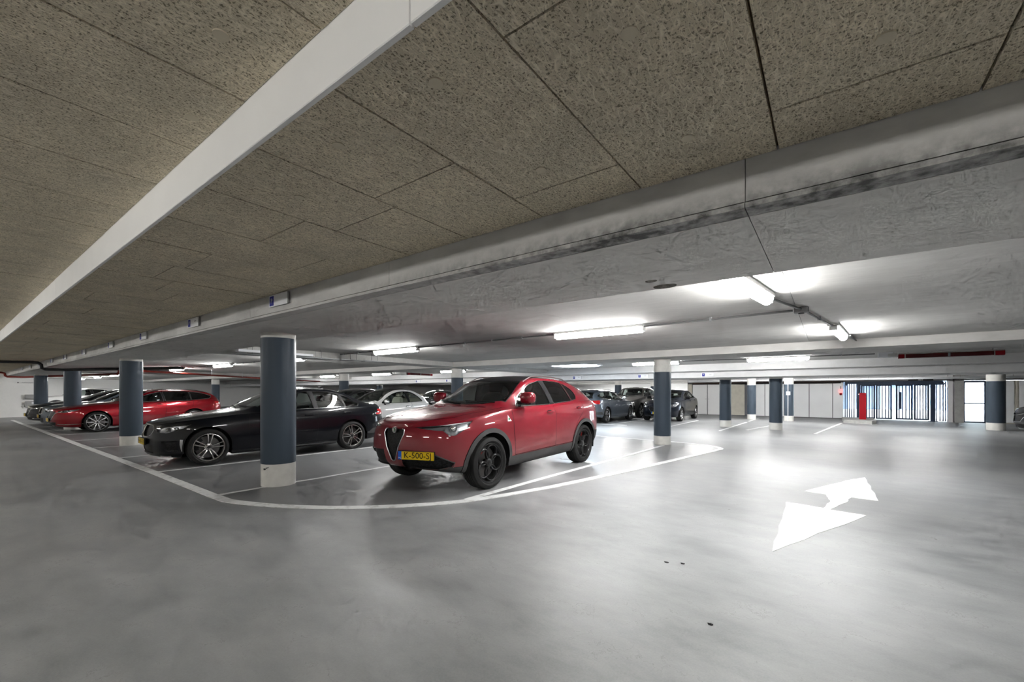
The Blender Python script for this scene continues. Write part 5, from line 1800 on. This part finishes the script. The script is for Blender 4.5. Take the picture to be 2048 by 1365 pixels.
def estate():
    o = OBL(40)
    return dict(
        L=4.80, W=1.84, H=1.48, fo=.96, wb=2.75, tyre_r=.338, tyre_w=.225, rim_r=.268, rows=[(r[0], r[1], r[2] - .09, r[3]) for r in ROWS], Lf=.97, nf=2.3, Lr=.75, nr=2.8,
        rim=[(-.09, .735), (.12, .775), (.5, .85), (1.0, .915), (1.6, .955), (2.5, .985), (3.6, 1.035), (4.2, 1.06), (4.55, 1.01), (4.8, .88)],
        bot=[(-.09, .22), (.6, .18), (1.3, .18), (3.4, .19), (4.2, .25), (4.8, .36)],
        sil=[(-.09, .74), (-.03, .785), (.2, .845), (.6, .925), (1.1, .99), (1.42, 1.02), (1.75, 1.18), (2.15, 1.355), (2.5, 1.445), (2.9, 1.478), (3.5, 1.468), (4.1, 1.415), (4.4, 1.335), (4.6, 1.17), (4.72, 1.03), (4.8, .90)],
        rail=[(0, .2), (1.55, .98), (1.85, 1.12), (2.2, 1.285), (2.6, 1.385), (3.0, 1.415), (3.6, 1.405), (4.1, 1.345), (4.4, 1.235), (4.6, 1.07), (4.8, .5)],
        railw=[(0, .7), (1.5, .82), (2.3, .70), (3.2, .68), (4.2, .66), (4.8, .64)],
        arch_r=.385,
        windows=[('front_side_window', [(1.86, 1.01), (2.1, 1.155), (2.4, 1.285), (2.70, 1.355), (2.77, 1.02)], [.02, .1, .1, .02, .02]),
                 ('rear_side_window', [(2.83, 1.022), (2.765, 1.362), (3.2, 1.375), (3.56, 1.365), (3.62, 1.052)], .02),
                 ('quarter_window', [(3.655, 1.055), (3.60, 1.36), (3.95, 1.325), (4.32, 1.20), (4.25, 1.12)], [.02, .02, .1, .03, .04])],
        pillars_black=[[(2.775, 1.01), (2.705, 1.365), (2.76, 1.368), (2.825, 1.015)], [(3.625, 1.045), (3.565, 1.368), (3.595, 1.368), (3.65, 1.048)]],
        screen=[(1.44, 0), (1.51, .42), (1.70, .68), (2.32, .55), (2.22, 0)], screen_z=.96,
        backlight=[(0, 1.08), (.60, 1.08), (.52, 1.34), (0, 1.37)],
        lines_side=[[(1.50, .94), (1.48, .6), (1.53, .28)], [(2.80, 1.0), (2.83, .75), (2.78, .28)], [(3.70, 1.03), (3.66, .82), (3.42, .64), (3.30, .46), (3.27, .29)], [(1.53, .275), (3.27, .285)]],
        doors=[('front_door', [(1.50, .965), (1.48, .6), (1.53, .28), (2.78, .285), (2.83, .75), (2.80, 1.0)]), ('rear_door', [(2.80, 1.0), (2.83, .75), (2.78, .285), (3.27, .29), (3.66, .82), (3.70, 1.03)])],
        lines_top=[[(.12, 0), (.17, .35), (.32, .58), (.6, .68), (1.5, .76)]], bonnet=[[(.12, 0), (.17, .35), (.32, .58), (.6, .68), (1.5, .76), (1.56, .6), (1.56, 0)]],
        front=[('headlight', [(.42, .715), (.48, .672), (.70, .672), (.93, .74), (1.02, .79), (.60, .752)], o, None),
               ('grille', [(0, .735), (.40, .72), (.44, .66), (.30, .44), (0, .43)], FRONT, None),
               ('lower_grille', [(0, .36), (.48, .36), (.42, .25), (0, .25)], FRONT, None)],
        tubes=[('grille_wing*', [(-.62, .705), (-.45, .665), (-.30, .44), (-.15, .425), (0, .42), (.15, .425), (.30, .44), (.45, .665), (.62, .705)], 'front', .014, 'satin'),
               ('bumper_blade', [(.50, .30), (.66, .285), (.80, .29), (.88, .31)], 'front', .010, 'chrome')],
        rear=[('tail_light', [(.48, .86), (.93, .83), (.93, 1.0), (.55, .99)], FRONT), ('rear_trim', [(0, .36), (.9, .38), (.9, .50), (0, .48)], FRONT)],
        projectors=[(.60, .715, .03), (.70, .725, .03)], lamp_dir=(.76, -.64, 0), plate=('L-417-NT', .44, 0, 0.0), handles=[(2.62, .90), (3.52, .94)], mirror=(1.93, 1.08),
        rim_style='ten', rim_mat=CM['rim_silver'], glass_mat=dict(rear_side_window=CM['glass_dark'], quarter_window=CM['glass_dark']), roof_rails=(2.35, 4.15, .60), rail_mat=CM['trim'], paint=P_CRIMSON)

def city():
    return dict(
        L=3.57, W=1.63, H=1.49, fo=.72, wb=2.30, tyre_r=.288, tyre_w=.185, rim_r=.195, rows=ROWS, Lf=.85, nf=2.2, Lr=.7, nr=2.3,
        rim=[(0, .72), (.2, .81), (.6, .89), (1.1, .95), (2.0, .985), (2.8, 1.0), (3.25, .97), (3.45, .9), (3.57, .82)],
        bot=[(0, .22), (.5, .19), (1.1, .19), (2.6, .2), (3.1, .25), (3.57, .33)],
        sil=[(0, .73), (.05, .79), (.25, .90), (.6, .99), (.92, 1.03), (1.2, 1.20), (1.5, 1.36), (1.8, 1.45), (2.1, 1.488), (2.5, 1.475), (2.9, 1.385), (3.2, 1.22), (3.4, 1.04), (3.57, .84)],
        rail=[(0, .2), (1.0, .97), (1.3, 1.165), (1.6, 1.31), (1.9, 1.395), (2.2, 1.42), (2.6, 1.38), (2.9, 1.275), (3.15, 1.11), (3.35, .95), (3.57, .3)],
        railw=[(0, .72), (1.0, .84), (1.9, .71), (2.6, .69), (3.57, .66)],
        arch_r=.325, trim_mat=CM['trim'], trim_w=.010,
        windows=[('front_side_window', [(1.26, 1.005), (1.5, 1.175), (1.75, 1.305), (2.0, 1.36), (2.22, 1.372), (2.30, 1.02)], [.02, .1, .1, .1, .02, .02]),
                 ('quarter_window', [(2.37, 1.025), (2.29, 1.37), (2.55, 1.325), (2.78, 1.205), (2.93, 1.05)], [.02, .02, .08, .08, .05])],
        pillars_black=[[(2.30, 1.015), (2.22, 1.378), (2.29, 1.378), (2.37, 1.02)]],
        screen=[(.93, 0), (1.0, .38), (1.17, .60), (1.78, .50), (1.70, 0)], screen_z=.98, roof_black=[(1.72, 0), (1.80, .50), (2.55, .50), (2.62, 0)],
        backlight=[(0, 1.08), (.50, 1.08), (.44, 1.33), (0, 1.36)],
        lines_side=[[(1.12, .95), (1.10, .6), (1.15, .27)], [(2.40, .99), (2.44, .7), (2.36, .28)], [(1.15, .27), (2.36, .275)]],
        doors=[('front_door', [(1.12, .965), (1.10, .6), (1.15, .27), (2.36, .275), (2.44, .7), (2.40, .995)])],
        front=[('headlight', rounded([(.62, .68), (.78, .68), (.78, .84), (.62, .84)], .07), OBL(30), None), ('lower_grille', [(0, .42), (.45, .42), (.40, .30), (0, .30)], FRONT, None)],
        rear=[('tail_light', [(.55, .72), (.76, .70), (.76, .92), (.58, .92)], FRONT)],
        projectors=[(.66, .76, .04)], handles=[(2.20, .87)], mirror=(1.32, 1.05), mirror_size=(.11, .19, .13), mirror_mat=CM['satin'], handle_mat=CM['chrome'],
        rim_style='seven', seat=CM['seat_light'], rear_seat=True, glass_mat={}, paint=P_WHITE, seat_x=1.75, seat_z=.40, dash_x=1.28)

def hatch():
    o = OBL(40)
    C = estate()
    C.update(
        rows=ROWS, L=4.33, W=1.79, H=1.49, fo=.88, wb=2.61, tyre_r=.318, rim_r=.215, arch_r=.36, roof_rails=None, trim_w=.012,
        rim=[(0, .78), (.15, .82), (.5, .88), (1.0, .94), (1.5, .97), (2.3, .99), (3.3, 1.03), (3.8, 1.04), (4.1, 1.0), (4.33, .88)],
        bot=[(0, .23), (.6, .19), (1.2, .19), (3.1, .2), (3.8, .26), (4.33, .36)],
        sil=[(0, .79), (.05, .83), (.2, .89), (.6, .97), (1.0, 1.03), (1.22, 1.06), (1.6, 1.27), (1.95, 1.41), (2.3, 1.48), (2.8, 1.488), (3.3, 1.44), (3.75, 1.33), (4.0, 1.2), (4.2, 1.05), (4.33, .90)],
        rail=[(0, .2), (1.35, 1.0), (1.65, 1.16), (2.0, 1.32), (2.4, 1.41), (2.9, 1.42), (3.4, 1.35), (3.8, 1.22), (4.0, 1.1), (4.2, .9), (4.33, .5)],
        railw=[(0, .7), (1.4, .82), (2.2, .70), (3.2, .68), (4.33, .64)],
        windows=[('front_side_window', [(1.62, 1.035), (1.9, 1.21), (2.2, 1.33), (2.46, 1.365), (2.54, 1.045)], [.02, .1, .1, .02, .02]),
                 ('rear_side_window', [(2.62, 1.048), (2.54, 1.37), (2.95, 1.365), (3.28, 1.31), (3.42, 1.08)], .03)],
        pillars_black=[[(2.54, 1.035), (2.46, 1.375), (2.54, 1.378), (2.62, 1.04)]],
        screen=[(1.23, 0), (1.30, .40), (1.48, .66), (2.06, .54), (1.96, 0)], screen_z=1.0, backlight=[(0, 1.08), (.58, 1.08), (.48, 1.3), (0, 1.33)],
        lines_side=[[(1.38, .97), (1.36, .6), (1.41, .28)], [(2.58, 1.02), (2.61, .75), (2.55, .28)], [(3.45, 1.03), (3.40, .80), (3.18, .62), (3.05, .30)], [(1.41, .275), (3.05, .285)]],
        doors=[('front_door', [(1.38, .99), (1.36, .6), (1.41, .28), (2.55, .285), (2.61, .75), (2.58, 1.02)]), ('rear_door', [(2.58, 1.02), (2.61, .75), (2.55, .285), (3.05, .29), (3.40, .80), (3.45, 1.03)])],
        lines_top=[[(.12, 0), (.17, .35), (.32, .56), (.6, .66), (1.3, .74)]], bonnet=[[(.12, 0), (.17, .35), (.32, .56), (.6, .66), (1.3, .74), (1.36, .6), (1.36, 0)]],
        front=[('headlight', [(.46, .72), (.52, .65), (.74, .66), (.96, .78), (1.02, .86), (.60, .79)], o, None), ('grille', [(0, .70), (.40, .70), (.42, .60), (.30, .45), (0, .44)], FRONT, None), ('lower_grille', [(0, .38), (.48, .38), (.42, .27), (0, .27)], FRONT, None)],
        tubes=[('grille_wing*', [(-.40, .70), (-.2, .665), (0, .64), (.2, .665), (.40, .70)], 'front', .010, 'chrome'), ('intake_trim*', [(-.42, .60), (-.30, .445), (0, .435), (.30, .445), (.42, .60)], 'front', .010, 'chrome'),
               ('window_line', [(1.62, 1.03), (2.5, 1.042), (3.42, 1.075)], 'side', .006, 'chrome')],
        projectors=[(.66, .74, .035)], plate=('T-902-GK', .40, 0, 0.0), handles=[(2.40, .92), (3.28, .95)], mirror=(1.70, 1.10), mirror_mat=CM['trim'], rim_style='seven', glass_mat={}, paint=P_NAVY, rear=[('tail_light', [(.5, .85), (.88, .82), (.88, 1.02), (.55, 1.02)], FRONT)])
    return C

# ------------------------------------------------------------------ parked cars
FACE = PI / 2        # nose toward the driving lane (-Y)
AWAY = -PI / 2
def park(C, label, x, y_nose, rz, dx=0.0, name='car'):
    return make_car(C, label, x, y_nose, rz, name)

suv_car, SS = park(suv_red(), 'dark red SUV with black roof, yellow plate K-500-SJ and black wheels', -4.70, 3.73, FACE)
# round emblem above the shield grille and clover triangle on the wing
pE, nE = SS.at_front(.001, .845)
em = MB().cyl((pE.x - .012, 0, .845), (pE.x + .01, 0, .845), .040, 28).build('round_emblem', CM['satin'], suv_car, True)
MB().cyl((pE.x - .0155, 0, .845), (pE.x - .011, 0, .845), .031, 28).build('emblem_field', CM['rim_grey'], em)
MB().box(pE.x - .018, pE.x - .0150, .009, .017, .824, .866).box(pE.x - .018, pE.x - .0150, .001, .025, .841, .849).build('emblem_cross', CM['white'], em)
MB().tube([(pE.x - .017, -.006, .822), (pE.x - .017, -.016, .835), (pE.x - .017, -.006, .846), (pE.x - .017, -.016, .858), (pE.x - .017, -.008, .868)], .0035, 6).build('emblem_serpent', CM['green'], em)
for sg in (1, -1):
    tri = [(1.255, .925), (1.345, .925), (1.300 - .02, 1.015)]
    pts = [SS.at_side(u, v)[0] for u, v in tri]
    m = MB().add([(p.x, sg * (p.y + .002), p.z) for p in pts] + [(p.x, sg * (p.y + .006), p.z) for p in pts], [(0, 1, 2), (3, 4, 5), (0, 1, 4, 3), (1, 2, 5, 4), (2, 0, 3, 5)])
    b = m.build('wing_badge', CM['white'], suv_car)
    cpt = (pts[0] + pts[1] + pts[2]) / 3
    for k in range(4):
        a = PI / 4 + k * PI / 2
        q = MB().cyl((cpt.x + .011 * math.cos(a), sg * (cpt.y + .005), cpt.z - .003 + .011 * math.sin(a)), (cpt.x + .011 * math.cos(a), sg * (cpt.y + .0085), cpt.z - .003 + .011 * math.sin(a)), .0105, 12)
        q.build('clover_leaf', CM['green'], b)
for yy in (.12, .3):
    pass

sed_car, SB = park(sedan(), 'shiny black sedan with silver double-spoke wheels behind the scuffed pillar', -10.11, 2.27, FACE - .062)
est_car, SM = park(estate(), 'crimson estate car with silver ten-spoke wheels beyond the sedan', -20.75, 2.32, FACE)
park(city(), 'small white hatchback with ivory seats parked behind the black sedan', -11.95, 7.08, FACE)
C = hatch(); C.update(paint=P_DARK, plate=None); C.pop('plate')
park(C, 'charcoal car whose dark roof shows between sedan and white hatchback', -14.75, 7.2, FACE)
C = estate(); C.update(paint=P_GREY, trim_mat=CM['chrome'], rear_plate=('7-XRD-41', .62), rear_plate_mat=CM['sign'] if 'sign' in CM else CM['white'], rim_style='double', glass_mat={}); C.pop('plate')
park(C, 'slate grey estate seen from behind with red tail lamps and bright window trim', -8.72, 21.35, AWAY)
C = suv(); C.update(paint=P_BRONZE, clad=.04, rim_style='double', rim_mat=CM['rim_silver'], glass_mat={},
    front=[('headlight', [(.42, .86), (.60, .82), (.95, .86), (1.02, .93), (.6, .90)], OBL(38), None), ('grille', [(0, .80), (.42, .80), (.46, .62), (.30, .52), (0, .52)], FRONT, None), ('side_intake', [(.66, .66), (.80, .64), (.80, .45), (.70, .44)], FRONT, None)],
    tubes=[('window_line', [(1.60, 1.13), (2.6, 1.15), (3.6, 1.19), (3.98, 1.22), (4.02, 1.295)], 'side', .008, 'chrome')], projectors=[], mirror_mat=CM['trim'])
park(C, 'dark warm-grey SUV facing the grey estate', -8.95, 21.55, FACE)
park(hatch(), 'navy five-door hatchback parked beside the white doors', -6.33, 19.75, FACE)
C = sedan(); C.update(paint=P_GREY, plate=('R-338-ZB', .462, 0, 0.0), res=.8)
park(C, 'grey saloon with oval twin grille between the crimson estate and the wall', -23.6, 2.30, FACE)
C = estate(); C.update(paint=P_DARK, plate=('N-155-FV', .44, 0, 0.0), res=.8)
park(C, 'black car with hooped grille nearest the left wall', -26.2, 2.28, FACE)
C = suv(); C.update(paint=P_WHITE, res=.8, rim_style='seven', rim_mat=CM['rim_silver'])
park(C, 'white SUV parked in the recess behind the left wall', -41.0, 3.8, FACE)
C = hatch(); C.update(paint=P_DARK, res=.8); C.pop('plate')
park(C, 'dark hatchback with lit windows deep behind the white hatchback', -21.0, 17.6, FACE)
C = hatch(); C.update(paint=P_DARK, res=.8, rim_style='seven', rim_mat=CM['rim_silver']); C.pop('plate')
park(C, 'dark car whose front corner peeks in beside the cream wall', 4.66, 20.0, 0.0)
